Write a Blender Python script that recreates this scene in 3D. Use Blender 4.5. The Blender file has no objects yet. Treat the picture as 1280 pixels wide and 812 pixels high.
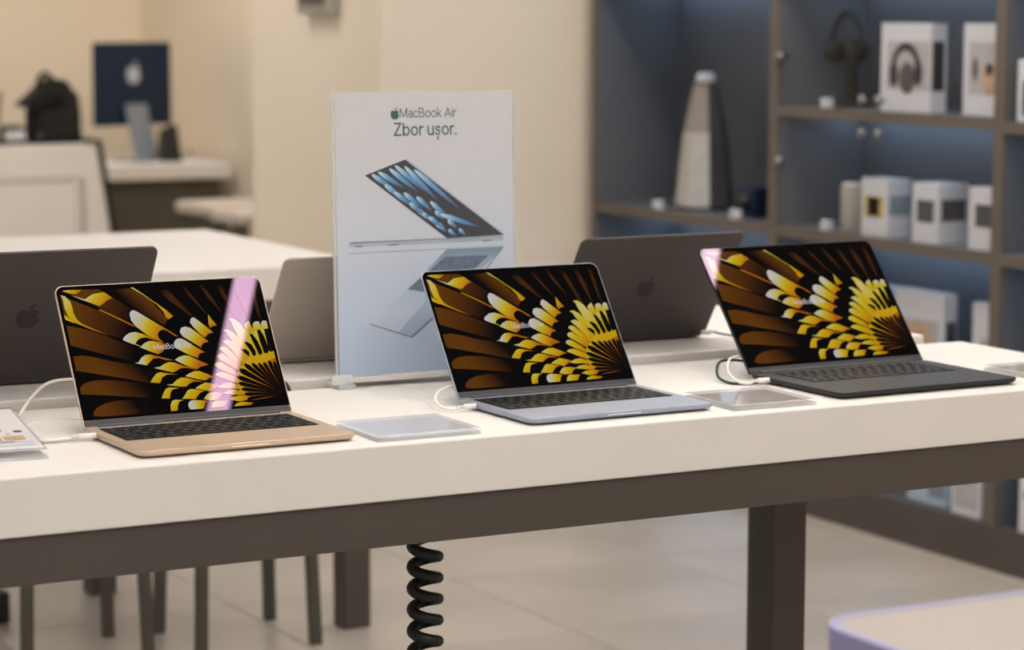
import bpy, bmesh, math, random
from mathutils import Matrix, Vector
random.seed(7)
SC = bpy.context.scene
COL = SC.collection
PI = math.pi

def lin(r, g, b):
    f = lambda c: (c/255/12.92) if c/255 <= 0.04045 else ((c/255+0.055)/1.055)**2.4
    return (f(r), f(g), f(b), 1.0)

# ------------------------------------------------------------------ camera
cd = bpy.data.cameras.new('camera'); cam = bpy.data.objects.new('camera', cd); COL.objects.link(cam)
YAW, PITCH, ROLL = 0.4984, 0.1214, 0.0024
cy, sy, cp, sp = math.cos(YAW), math.sin(YAW), math.cos(PITCH), math.sin(PITCH)
fw = Vector((sy*cp, cy*cp, -sp)); rt = Vector((cy, -sy, 0)); up = rt.cross(fw)
r2 = rt*math.cos(ROLL) + up*math.sin(ROLL); u2 = -rt*math.sin(ROLL) + up*math.cos(ROLL)
cam.matrix_world = Matrix(((r2.x, u2.x, -fw.x, -1.0654), (r2.y, u2.y, -fw.y, -2.9421), (r2.z, u2.z, -fw.z, 0.5566), (0, 0, 0, 1)))
cd.sensor_width = 36; cd.lens = 3159.3/1280*36
cd.dof.use_dof = True; cd.dof.focus_distance = 3.47; cd.dof.aperture_fstop = 4.2
cd.clip_end = 60
SC.camera = cam
# ------------------------------------------------------------------ world, exposure
wd = bpy.data.worlds.new('world'); SC.world = wd; wd.use_nodes = True
wd.node_tree.nodes['Background'].inputs[0].default_value = (1.0, 0.955, 0.90, 1)
wd.node_tree.nodes['Background'].inputs[1].default_value = 0.33
SC.view_settings.view_transform = 'Standard'; SC.view_settings.look = 'None'
SC.view_settings.gamma = 1; SC.view_settings.use_curve_mapping = False
SC.view_settings.exposure = 0.93
STRIP = 15.0           # radiance of the ceiling's linear lamps
SC.cycles.use_denoising = True

# ------------------------------------------------------------------ materials
def nt(name):
    m = bpy.data.materials.new(name); m.use_nodes = True
    return m, m.node_tree, m.node_tree.nodes['Principled BSDF']
def mat(name, rgb, rough=0.5, metal=0.0, spec=0.5, noise=0.0, nscale=8.0, bump=0.0, bscale=200.0):
    m, t, p = nt(name); c = lin(*rgb)
    p.inputs['Base Color'].default_value = c
    p.inputs['Roughness'].default_value = rough; p.inputs['Metallic'].default_value = metal
    p.inputs['Specular IOR Level'].default_value = spec
    tc = None
    if noise or bump: tc = t.nodes.new('ShaderNodeTexCoord')
    if noise:
        n = t.nodes.new('ShaderNodeTexNoise'); n.inputs['Scale'].default_value = nscale; n.inputs['Detail'].default_value = 5
        r = t.nodes.new('ShaderNodeValToRGB')
        r.color_ramp.elements[0].position = .3; r.color_ramp.elements[1].position = .7
        r.color_ramp.elements[0].color = tuple(v*(1-noise) for v in c[:3])+(1,); r.color_ramp.elements[1].color = tuple(min(1, v*(1+noise)) for v in c[:3])+(1,)
        t.links.new(tc.outputs['Object'], n.inputs['Vector']); t.links.new(n.outputs['Fac'], r.inputs['Fac']); t.links.new(r.outputs['Color'], p.inputs['Base Color'])
    if bump:
        n2 = t.nodes.new('ShaderNodeTexNoise'); n2.inputs['Scale'].default_value = bscale
        b = t.nodes.new('ShaderNodeBump'); b.inputs['Strength'].default_value = bump; b.inputs['Distance'].default_value = .001
        t.links.new(tc.outputs['Object'], n2.inputs['Vector']); t.links.new(n2.outputs['Fac'], b.inputs['Height']); t.links.new(b.outputs['Normal'], p.inputs['Normal'])
    return m
def emat(name, rgb, strength):
    m, t, p = nt(name)
    p.inputs['Base Color'].default_value = (0, 0, 0, 1); p.inputs['Emission Color'].default_value = lin(*rgb); p.inputs['Emission Strength'].default_value = strength
    p.inputs['Specular IOR Level'].default_value = 0
    return m
COAT = (.98, .60, 1.0, 1)
def screenmat(name, stops, k=0.33):
    """glossy coated display: picture given off by the panel, ramp read from the print's own attribute"""
    m, t, p = nt(name)
    p.inputs['Base Color'].default_value = (0.003, 0.003, 0.003, 1); p.inputs['Roughness'].default_value = .012
    p.inputs['Specular IOR Level'].default_value = .31; p.inputs['Specular Tint'].default_value = COAT
    if stops:
        a = t.nodes.new('ShaderNodeAttribute'); a.attribute_name = 't'
        r = t.nodes.new('ShaderNodeValToRGB'); e = r.color_ramp.elements
        while len(e) < len(stops): e.new(.5)
        for i, (q, c) in enumerate(stops): e[i].position = q; e[i].color = lin(*c)
        t.links.new(a.outputs['Fac'], r.inputs['Fac']); t.links.new(r.outputs['Color'], p.inputs['Emission Color'])
        p.inputs['Emission Strength'].default_value = k
    return m
def clear(name, rgb, amount, rough=.10):
    """thin clear acrylic or glass: see-through, slightly milky, with a fresnel sheen on the outer face"""
    m = bpy.data.materials.new(name); m.use_nodes = True; t = m.node_tree; t.nodes.clear(); N = t.nodes.new; K = t.links.new
    o = N('ShaderNodeOutputMaterial'); m1 = N('ShaderNodeMixShader'); m2 = N('ShaderNodeMixShader'); tr = N('ShaderNodeBsdfTransparent'); df = N('ShaderNodeBsdfDiffuse'); gl = N('ShaderNodeBsdfGlossy')
    df.inputs['Color'].default_value = lin(*rgb); gl.inputs['Roughness'].default_value = rough
    m1.inputs[0].default_value = amount; K(tr.outputs[0], m1.inputs[1]); K(df.outputs[0], m1.inputs[2])
    fr = N('ShaderNodeFresnel'); fr.inputs['IOR'].default_value = 1.4
    ge = N('ShaderNodeNewGeometry'); iv = N('ShaderNodeMath'); iv.operation = 'SUBTRACT'; iv.inputs[0].default_value = 1; ml = N('ShaderNodeMath'); ml.operation = 'MULTIPLY'
    K(ge.outputs['Backfacing'], iv.inputs[1]); K(iv.outputs[0], ml.inputs[0]); K(fr.outputs[0], ml.inputs[1])
    K(ml.outputs[0], m2.inputs[0]); K(m1.outputs[0], m2.inputs[1]); K(gl.outputs[0], m2.inputs[2]); K(m2.outputs[0], o.inputs[0])
    return m
M = {}
M['white_top'] = mat('white laminate', (228, 224, 219), .5, spec=.3, noise=.02, nscale=3)
M['apron'] = mat('taupe powder coat', (76, 69, 63), .5, noise=.05, nscale=5)
M['wall'] = mat('beige wall paint', (240, 226, 206), .8, noise=.025, nscale=1.5, bump=.05)
M['wall_warm'] = mat('warm cream wall paint', (240, 226, 204), .8, noise=.025, nscale=1.5)
M['ceiling'] = mat('dark ceiling paint', (62, 60, 58), .9, noise=.05)
M['tile'] = mat('grey beige floor tile', (172, 164, 155), .33, noise=.12, nscale=2.2, spec=.4)
M['grout'] = mat('grout', (146, 139, 131), .9)
M['cab_frame'] = mat('taupe cabinet board', (100, 91, 82), .55, noise=.04)
M['cab_inner'] = mat('blue grey cabinet lining', (94, 97, 103), .55, noise=.06, nscale=3)
M['led'] = emat('cool shelf lamp', (186, 220, 255), 6)
M['panel'] = emat('square ceiling lamp', (255, 246, 236), 6)
M['strip'] = emat('linear ceiling lamp', (255, 246, 238), STRIP)
M['gold'] = mat('champagne anodised aluminium', (206, 184, 161), .42, .55, noise=.02, nscale=60)
M['silver'] = mat('silver blue anodised aluminium', (160, 168, 184), .42, .55, noise=.02, nscale=60)
M['midnight'] = mat('black anodised aluminium', (44, 44, 48), .45, .5, noise=.03, nscale=60)
M['space'] = mat('charcoal anodised aluminium', (74, 68, 66), .5, .45, noise=.03, nscale=60)
M['silver_grey'] = mat('warm silver aluminium', (176, 166, 156), .5, .45, noise=.02, nscale=60)
M['logo_dark'] = mat('polished dark emblem', (50, 46, 44), .35, .4, noise=.02)
M['logo_light'] = mat('pale emblem', (190, 200, 215), .3, .2, noise=.02)
M['black_plastic'] = mat('black plastic', (20, 20, 21), .5, noise=.1)
M['key'] = mat('black keycap', (14, 14, 15), .5, spec=.22, noise=.05)
M['legend'] = mat('key legend', (160, 160, 166), .6, noise=.02)
M['hinge'] = mat('dark grey hinge cover', (64, 64, 68), .5, .2, noise=.03)
M['bezel'] = screenmat('black display glass', None)
M['port'] = mat('port recess', (10, 10, 11), .6, noise=.05)
M['feet'] = mat('rubber foot', (25, 25, 26), .8, noise=.05)
M['cable'] = mat('white cable', (236, 233, 228), .45, noise=.02)
M['cable_dark'] = mat('dark green cable', (16, 44, 36), .5, noise=.05)
M['coil'] = mat('black coiled cord', (14, 16, 15), .45, noise=.1)
M['acrylic'] = clear('clear acrylic', (238, 240, 242), .10)
M['acrylic_edge'] = clear('acrylic edge', (232, 236, 236), .55, .15)
M['glass'] = clear('cabinet glass', (200, 215, 225), .0, .03)
M['card'] = mat('grey price card', (150, 142, 138), .6, noise=.16, nscale=55)
M['card_painted_sheen'] = mat('price card with painted reflection', (196, 200, 212), .5, noise=.10, nscale=55)  # whitish blue paints the cover's reflection onto the card
M['paper'] = mat('white paper', (232, 230, 230), .6, noise=.02)
M['violet_ink'] = mat('violet ink', (84, 70, 150), .7, noise=.05)
M['grey_ink'] = mat('grey ink', (150, 150, 160), .7, noise=.05)
M['dark_ink'] = mat('dark ink', (60, 56, 76), .7, noise=.05)
M['tan_ink'] = mat('tan ink', (196, 160, 120), .7, noise=.3, nscale=90)
M['pale_ink'] = mat('pale blue ink', (196, 208, 236), .7, noise=.05)
M['red_ink'] = mat('red ink', (200, 110, 100), .7, noise=.05)
M['steel'] = mat('brushed steel', (140, 136, 132), .3, .9, noise=.03)
M['speaker_metal'] = mat('brushed silver speaker', (196, 194, 190), .4, .6, noise=.06, nscale=30)
M['speaker_dark'] = mat('speaker dark grey and painted shade', (70, 68, 68), .7, noise=.08, nscale=60)
M['box_white'] = mat('white carton', (208, 209, 214), .55, noise=.02)
M['box_blue'] = mat('pale blue carton', (176, 196, 214), .55, noise=.03)
M['pic_dark'] = mat('dark printed window', (72, 70, 72), .5, noise=.25, nscale=25)
M['pic_black'] = mat('black print', (36, 38, 44), .5, noise=.2, nscale=25)
M['pic_grey'] = mat('grey print', (176, 172, 174), .5, noise=.08, nscale=25)
M['pic_tan'] = mat('tan print', (190, 158, 128), .5, noise=.15, nscale=25)
M['pic_yellow'] = mat('yellow print', (206, 180, 110), .5, noise=.1, nscale=25)
M['pic_slate'] = mat('slate blue print', (128, 140, 154), .5, noise=.15, nscale=25)
M['bag'] = mat('black nylon', (9, 8, 8), .8, noise=.2, nscale=30, bump=.3, bscale=500)
M['navy'] = mat('dark blue aluminium', (10, 34, 64), .5, .3, noise=.03)
M['stand_blue'] = mat('pale blue grey aluminium', (140, 150, 164), .45, .4, noise=.03)
M['desk_grey'] = mat('dark taupe desk panel', (84, 78, 68), .7, noise=.05)
M['cream'] = mat('cream laminate', (160, 151, 143), .45, noise=.02)
M['lavender'] = mat('lavender edge band', (150, 146, 186), .5, noise=.03)
M['stool_leg'] = mat('dark olive grey steel', (80, 77, 68), .5, .2, noise=.04)
M['seat'] = mat('pale stool seat', (192, 182, 172), .6, noise=.03)
M['notch'] = mat('bevel with painted highlight', (250, 240, 226), .3, .2, noise=.01)  # bright base colour paints the highlight on the thumb notch
M['speaker_mid'] = mat('warm grey speaker cloth', (150, 142, 137), .6, noise=.06, nscale=40)
M['sensor'] = mat('grey plastic', (168, 164, 152), .6, noise=.03)
M['ink_teal'] = mat('dark teal ink', (22, 84, 84), .6, noise=.02)
M['pr_steel'] = mat('printed pale steel', (168, 182, 200), .6, noise=.06, nscale=40)
M['pr_green'] = mat('printed grey green', (170, 182, 184), .6, noise=.05, nscale=40)
M['pr_black'] = mat('printed black', (26, 30, 40), .6, noise=.1, nscale=40)
M['pr_slate'] = mat('printed slate keys', (92, 112, 134), .6, noise=.25, nscale=120)
M['pr_edge'] = mat('printed dark edge', (112, 128, 146), .6, noise=.05)
M['pr_palm'] = mat('printed palm rest', (164, 184, 210), .6, noise=.04)
def rampmat(name, stops, axis='Y', rough=.5):
    """flat print with a colour run along the print's own axis (0..1 in its own coordinates)"""
    m, t, p = nt(name); a = t.nodes.new('ShaderNodeAttribute'); a.attribute_name = 't'
    r = t.nodes.new('ShaderNodeValToRGB'); e = r.color_ramp.elements
    while len(e) < len(stops): e.new(.5)
    for i, (q, c) in enumerate(stops): e[i].position = q; e[i].color = lin(*c)
    t.links.new(a.outputs['Fac'], r.inputs['Fac']); t.links.new(r.outputs['Color'], p.inputs['Base Color']); p.inputs['Roughness'].default_value = rough
    return m
M['poster'] = rampmat('poster paper', [(0, (186, 206, 230)), (.45, (206, 214, 228)), (.75, (213, 215, 221)), (1, (215, 216, 218))], rough=.25)
M['pr_deck'] = rampmat('printed pale laptop deck', [(0, (120, 146, 172)), (.35, (172, 190, 210)), (1, (196, 208, 224))])
M['pr_petal'] = rampmat('printed blue petal', [(0, (196, 226, 246)), (.4, (92, 160, 214)), (1, (30, 66, 120))])
SM = {'yellow': screenmat('display yellow petals', [(0, (232, 222, 150)), (.35, (228, 198, 36)), (.7, (222, 166, 16)), (1, (198, 116, 16))]),
      'white': screenmat('display white petals', [(0, (226, 220, 222)), (.22, (222, 214, 176)), (.5, (226, 200, 40)), (.8, (222, 152, 14)), (1, (200, 112, 18))]),
      'brown': screenmat('display brown feathers', [(0, (108, 62, 9)), (.5, (82, 44, 7)), (1, (10, 4, 4))]),
      'ray': screenmat('display orange rays', [(0, (226, 186, 24)), (.35, (214, 134, 16)), (.7, (130, 62, 14)), (1, (16, 6, 5))]),
      'dim': screenmat('display dim streaks', [(0, (14, 6, 4)), (.3, (78, 44, 16)), (1, (60, 34, 12))]),
      'black': screenmat('display black', [(0, (6, 3, 3)), (1, (10, 5, 4))]),
      'text': screenmat('display lettering', [(0, (225, 222, 236)), (1, (225, 222, 236))])}

# ------------------------------------------------------------------ mesh helpers
WM = {}
class G:
    def __init__(s): s.v = []; s.f = []; s.mi = []; s.t = None; s.smooth = []
    def add(s, vs, fs, mi=0, smooth=False):
        o = len(s.v); s.v += [tuple(v) for v in vs]; s.f += [tuple(i+o for i in f) for f in fs]; s.mi += [mi]*len(fs); s.smooth += [smooth]*len(fs); return s
    def box(s, x0, x1, y0, y1, z0, z1, mi=0, b=0.0):
        if b <= 0:
            return s.add([(x0,y0,z0),(x1,y0,z0),(x1,y1,z0),(x0,y1,z0),(x0,y0,z1),(x1,y0,z1),(x1,y1,z1),(x0,y1,z1)],
                         [(0,3,2,1),(4,5,6,7),(0,1,5,4),(1,2,6,5),(2,3,7,6),(3,0,4,7)], mi)
        bm = bmesh.new(); bmesh.ops.create_cube(bm, size=1)
        for v in bm.verts: v.co = Vector(((x0+x1)/2+v.co.x*(x1-x0), (y0+y1)/2+v.co.y*(y1-y0), (z0+z1)/2+v.co.z*(z1-z0)))
        bmesh.ops.bevel(bm, geom=list(bm.edges), offset=b, segments=2, affect='EDGES', profile=.5)
        bm.verts.index_update()
        s.add([v.co.copy() for v in bm.verts], [[v.index for v in f.verts] for f in bm.faces], mi); bm.free(); return s
    def layers(s, rings, mi=0, smooth=False, cap=True):
        n = len(rings[0]); vs = [p for r in rings for p in r]; fs = []
        for k in range(len(rings)-1):
            for i in range(n): j = (i+1) % n; fs.append((k*n+i, k*n+j, (k+1)*n+j, (k+1)*n+i))
        s.add(vs, fs, mi, smooth)
        if cap:
            s.add(rings[0], [tuple(reversed(range(n)))], mi); s.add(rings[-1], [tuple(range(n))], mi)
        return s
    def prism(s, poly, z0, z1, mi=0):
        return s.layers([[(x, y, z0) for x, y in poly], [(x, y, z1) for x, y in poly]], mi)
    def lathe(s, prof, n=20, c=(0,0,0), mi=0, smooth=True):
        rings = [[(c[0]+r*math.cos(2*PI*i/n), c[1]+r*math.sin(2*PI*i/n), c[2]+z) for i in range(n)] for r, z in prof]
        return s.layers(rings, mi, smooth)
    def tube(s, pts, r, n=8, mi=0, closed=False):
        pts = [Vector(p) for p in pts]; rings = []; nrm = None
        for i, p in enumerate(pts):
            a = pts[max(i-1, 0)]; b = pts[min(i+1, len(pts)-1)]; d = (b-a).normalized()
            if nrm is None:
                nrm = d.cross(Vector((0, 0, 1)));
                if nrm.length < 1e-3: nrm = d.cross(Vector((1, 0, 0)))
            nrm = (nrm - d*nrm.dot(d)).normalized(); bi = d.cross(nrm)
            rr = r[i] if isinstance(r, (list, tuple)) else r
            rings.append([p + (nrm*math.cos(2*PI*k/n) + bi*math.sin(2*PI*k/n))*rr for k in range(n)])
        return s.layers(rings, mi, True)
    def xf(s, fn): s.v = [tuple(fn(*v)) for v in s.v]; return s
    def mesh(s, name, mats):
        me = bpy.data.meshes.new(name); me.from_pydata(s.v, [], s.f); me.update()
        for m in (mats if isinstance(mats, (list, tuple)) else [mats]): me.materials.append(m)
        for p, i, sm in zip(me.polygons, s.mi, s.smooth): p.material_index = i; p.use_smooth = sm
        if s.t is not None:
            a = me.attributes.new('t', 'FLOAT', 'POINT'); a.data.foreach_set('value', s.t)
        return me
def obj(name, g, mats, parent=None, world=True):
    me = g if isinstance(g, bpy.types.Mesh) else g.mesh(name, mats)
    o = bpy.data.objects.new(name, me); COL.objects.link(o)
    if parent:
        o.parent = parent
        if world: o.matrix_parent_inverse = WM[parent.name].inverted(); WM[o.name] = Matrix.Identity(4)
        else: WM[o.name] = WM[parent.name]
    else: WM[o.name] = Matrix.Identity(4)
    return o
def thing(name, label, cat, loc=(0,0,0), rz=0, group=None):
    o = bpy.data.objects.new(name, None); COL.objects.link(o); o.location = loc; o.rotation_euler = (0, 0, rz); o.empty_display_size = .05
    WM[o.name] = Matrix.Translation(loc) @ Matrix.Rotation(rz, 4, 'Z')
    return tag(o, label, cat, group)
def tag(o, label, cat, group=None):
    o['label'] = label; o['category'] = cat
    if group: o['group'] = group
    return o
def struct(name, g, mats):
    o = obj(name, g, mats); o['kind'] = 'structure'; return o
def dup(root, loc, rz, label):
    r = root.copy(); COL.objects.link(r); r.location = loc; r.rotation_euler = (0, 0, rz); r['label'] = label
    for ch in list(root.children):
        c = ch.copy(); COL.objects.link(c); c.parent = r
        for g in ch.children:
            d = g.copy(); COL.objects.link(d); d.parent = c
    return r
def rrect(x0, x1, y0, y1, r, n=6, corners=(1,1,1,1)):
    out = []
    for (cx, cy2, a0, on) in ((x1-r, y0+r, -90, corners[0]), (x1-r, y1-r, 0, corners[1]), (x0+r, y1-r, 90, corners[2]), (x0+r, y0+r, 180, corners[3])):
        if on:
            for k in range(n+1): a = math.radians(a0+90*k/n); out.append((cx+r*math.cos(a), cy2+r*math.sin(a)))
        else:
            s1 = {-90:(x1,y0),0:(x1,y1),90:(x0,y1),180:(x0,y0)}[a0]; out.append(s1)
    return out
def smoothpath(pts, n=8):
    P = [Vector(p) for p in pts]; out = []
    for i in range(len(P)-1):
        a = P[max(i-1, 0)]; b = P[i]; c = P[i+1]; d = P[min(i+2, len(P)-1)]
        for k in range(n):
            t = k/n; out.append(.5*((2*b)+(c-a)*t+(2*a-5*b+4*c-d)*t*t+(3*b-a-3*c+d)*t**3))
    return out+[P[-1]]
def _arc(cx, cy_, rx, ry, a0, a1, n=12): return [(cx+rx*math.cos(math.radians(a0+(a1-a0)*k/n)), cy_+ry*math.sin(math.radians(a0+(a1-a0)*k/n))) for k in range(n+1)]
GLYPH = {   # centre lines of plain grotesque letters, cap height 1: (advance width, strokes)
 'M': (.84, [[(0, 0), (0, 1)], [(0, 1), (.42, .06)], [(.42, .06), (.84, 1)], [(.84, 0), (.84, 1)]]),
 'a': (.47, [[(.47, 0), (.47, .47)]+_arc(.25, .47, .22, .22, 0, 155)[1:], [(.47, .41), (.25, .385)]+_arc(.22, .20, .205, .185, 80, 300)+[(.40, .06), (.47, .17)]]),
 'c': (.50, [_arc(.27, .345, .27, .345, 42, 318, 18)]),
 'B': (.58, [[(0, 0), (0, 1)], [(0, 1), (.30, 1)]+_arc(.30, .765, .22, .235, 90, -90)+[(0, .53)], [(0, .53), (.33, .53)]+_arc(.33, .265, .25, .265, 90, -90)+[(0, 0)]]),
 'o': (.56, [_arc(.28, .345, .28, .345, 0, 360, 24)]),
 'k': (.44, [[(0, 0), (0, 1)], [(.0, .24), (.41, .69)], [(.15, .40), (.45, 0)]]),
 'A': (.74, [[(0, 0), (.37, 1)], [(.37, 1), (.74, 0)], [(.12, .33), (.62, .33)]]),
 'i': (.0, [[(0, 0), (0, .69)], [(0, .90), (0, 1.0)]]),
 'r': (.25, [[(0, 0), (0, .69)], _arc(.25, .42, .25, .265, 180, 80, 8)]),
 'Z': (.60, [[(.02, 1), (.58, 1)], [(.58, 1), (.0, 0)], [(0, 0), (.61, 0)]]),
 'b': (.54, [[(0, 0), (0, 1)], _arc(.275, .345, .265, .345, 0, 360, 24)]),
 'u': (.47, [[(0, .69), (0, .26)]+_arc(.235, .235, .235, .24, 180, 360, 10)[1:], [(.47, 0), (.47, .69)]]),
 's': (.42, [[(.40, .56), (.34, .66), (.21, .69), (.08, .65), (.03, .53), (.09, .42), (.22, .365), (.35, .31), (.42, .19), (.35, .05), (.21, 0), (.07, .04), (.0, .15)], [(.24, -.20), (.19, -.40)]]),
 '.': (.0, [[(0, -.005), (0, .06)]])}
def textmesh(body, w=.12):
    vs, fs = [], []; x = 0.0
    for ch in body:
        if ch == ' ': x += .30; continue
        adv, strokes = GLYPH[ch]
        for st in strokes:
            n = len(st); o = len(vs); closed = math.hypot(st[0][0]-st[-1][0], st[0][1]-st[-1][1]) < 1e-6
            for k in range(n):
                a = st[k-1] if k else (st[-2] if closed else st[0]); b = st[k+1] if k < n-1 else (st[1] if closed else st[-1])
                dx, dy = b[0]-a[0], b[1]-a[1]; l = math.hypot(dx, dy); nx, ny = -dy/l*w/2, dx/l*w/2; ex = ey = 0
                if not closed and k in (0, n-1): s_ = (-1 if k == 0 else 1)*w*.45; ex, ey = dx/l*s_, dy/l*s_
                vs += [(x+st[k][0]+nx+ex, st[k][1]+ny+ey), (x+st[k][0]-nx+ex, st[k][1]-ny+ey)]
            fs += [(o+2*k+1, o+2*k+3, o+2*k+2, o+2*k) for k in range(n-1)]
        x += adv+w+.10
    x0 = min(v[0] for v in vs); x1 = max(v[0] for v in vs)
    return [((a-x0)/(x1-x0), b/(x1-x0)) for a, b in vs], fs
APPLE = [(0,.70),(.08,.735),(.18,.76),(.28,.74),(.36,.68),(.315,.61),(.295,.53),(.31,.46),(.35,.41),(.40,.375),(.375,.30),(.33,.20),(.26,.10),(.20,.04),(.13,.02),(.06,.045),(0,.055),(-.06,.045),(-.13,.02),(-.20,.04),(-.28,.12),(-.35,.25),(-.385,.38),(-.39,.50),(-.36,.62),(-.30,.70),(-.22,.75),(-.13,.745),(-.06,.72)]
LEAF = [(0,.78),(.06,.79),(.13,.84),(.18,.92),(.19,.99),(.17,1.0),(.08,.94),(.02,.86)]
def emblem(h, th):
    g = G()
    for poly in (APPLE, LEAF): g.prism([(x*h, (y-.45)*h) for x, y in poly[::-1]][::-1], 0, th)
    return g

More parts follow.
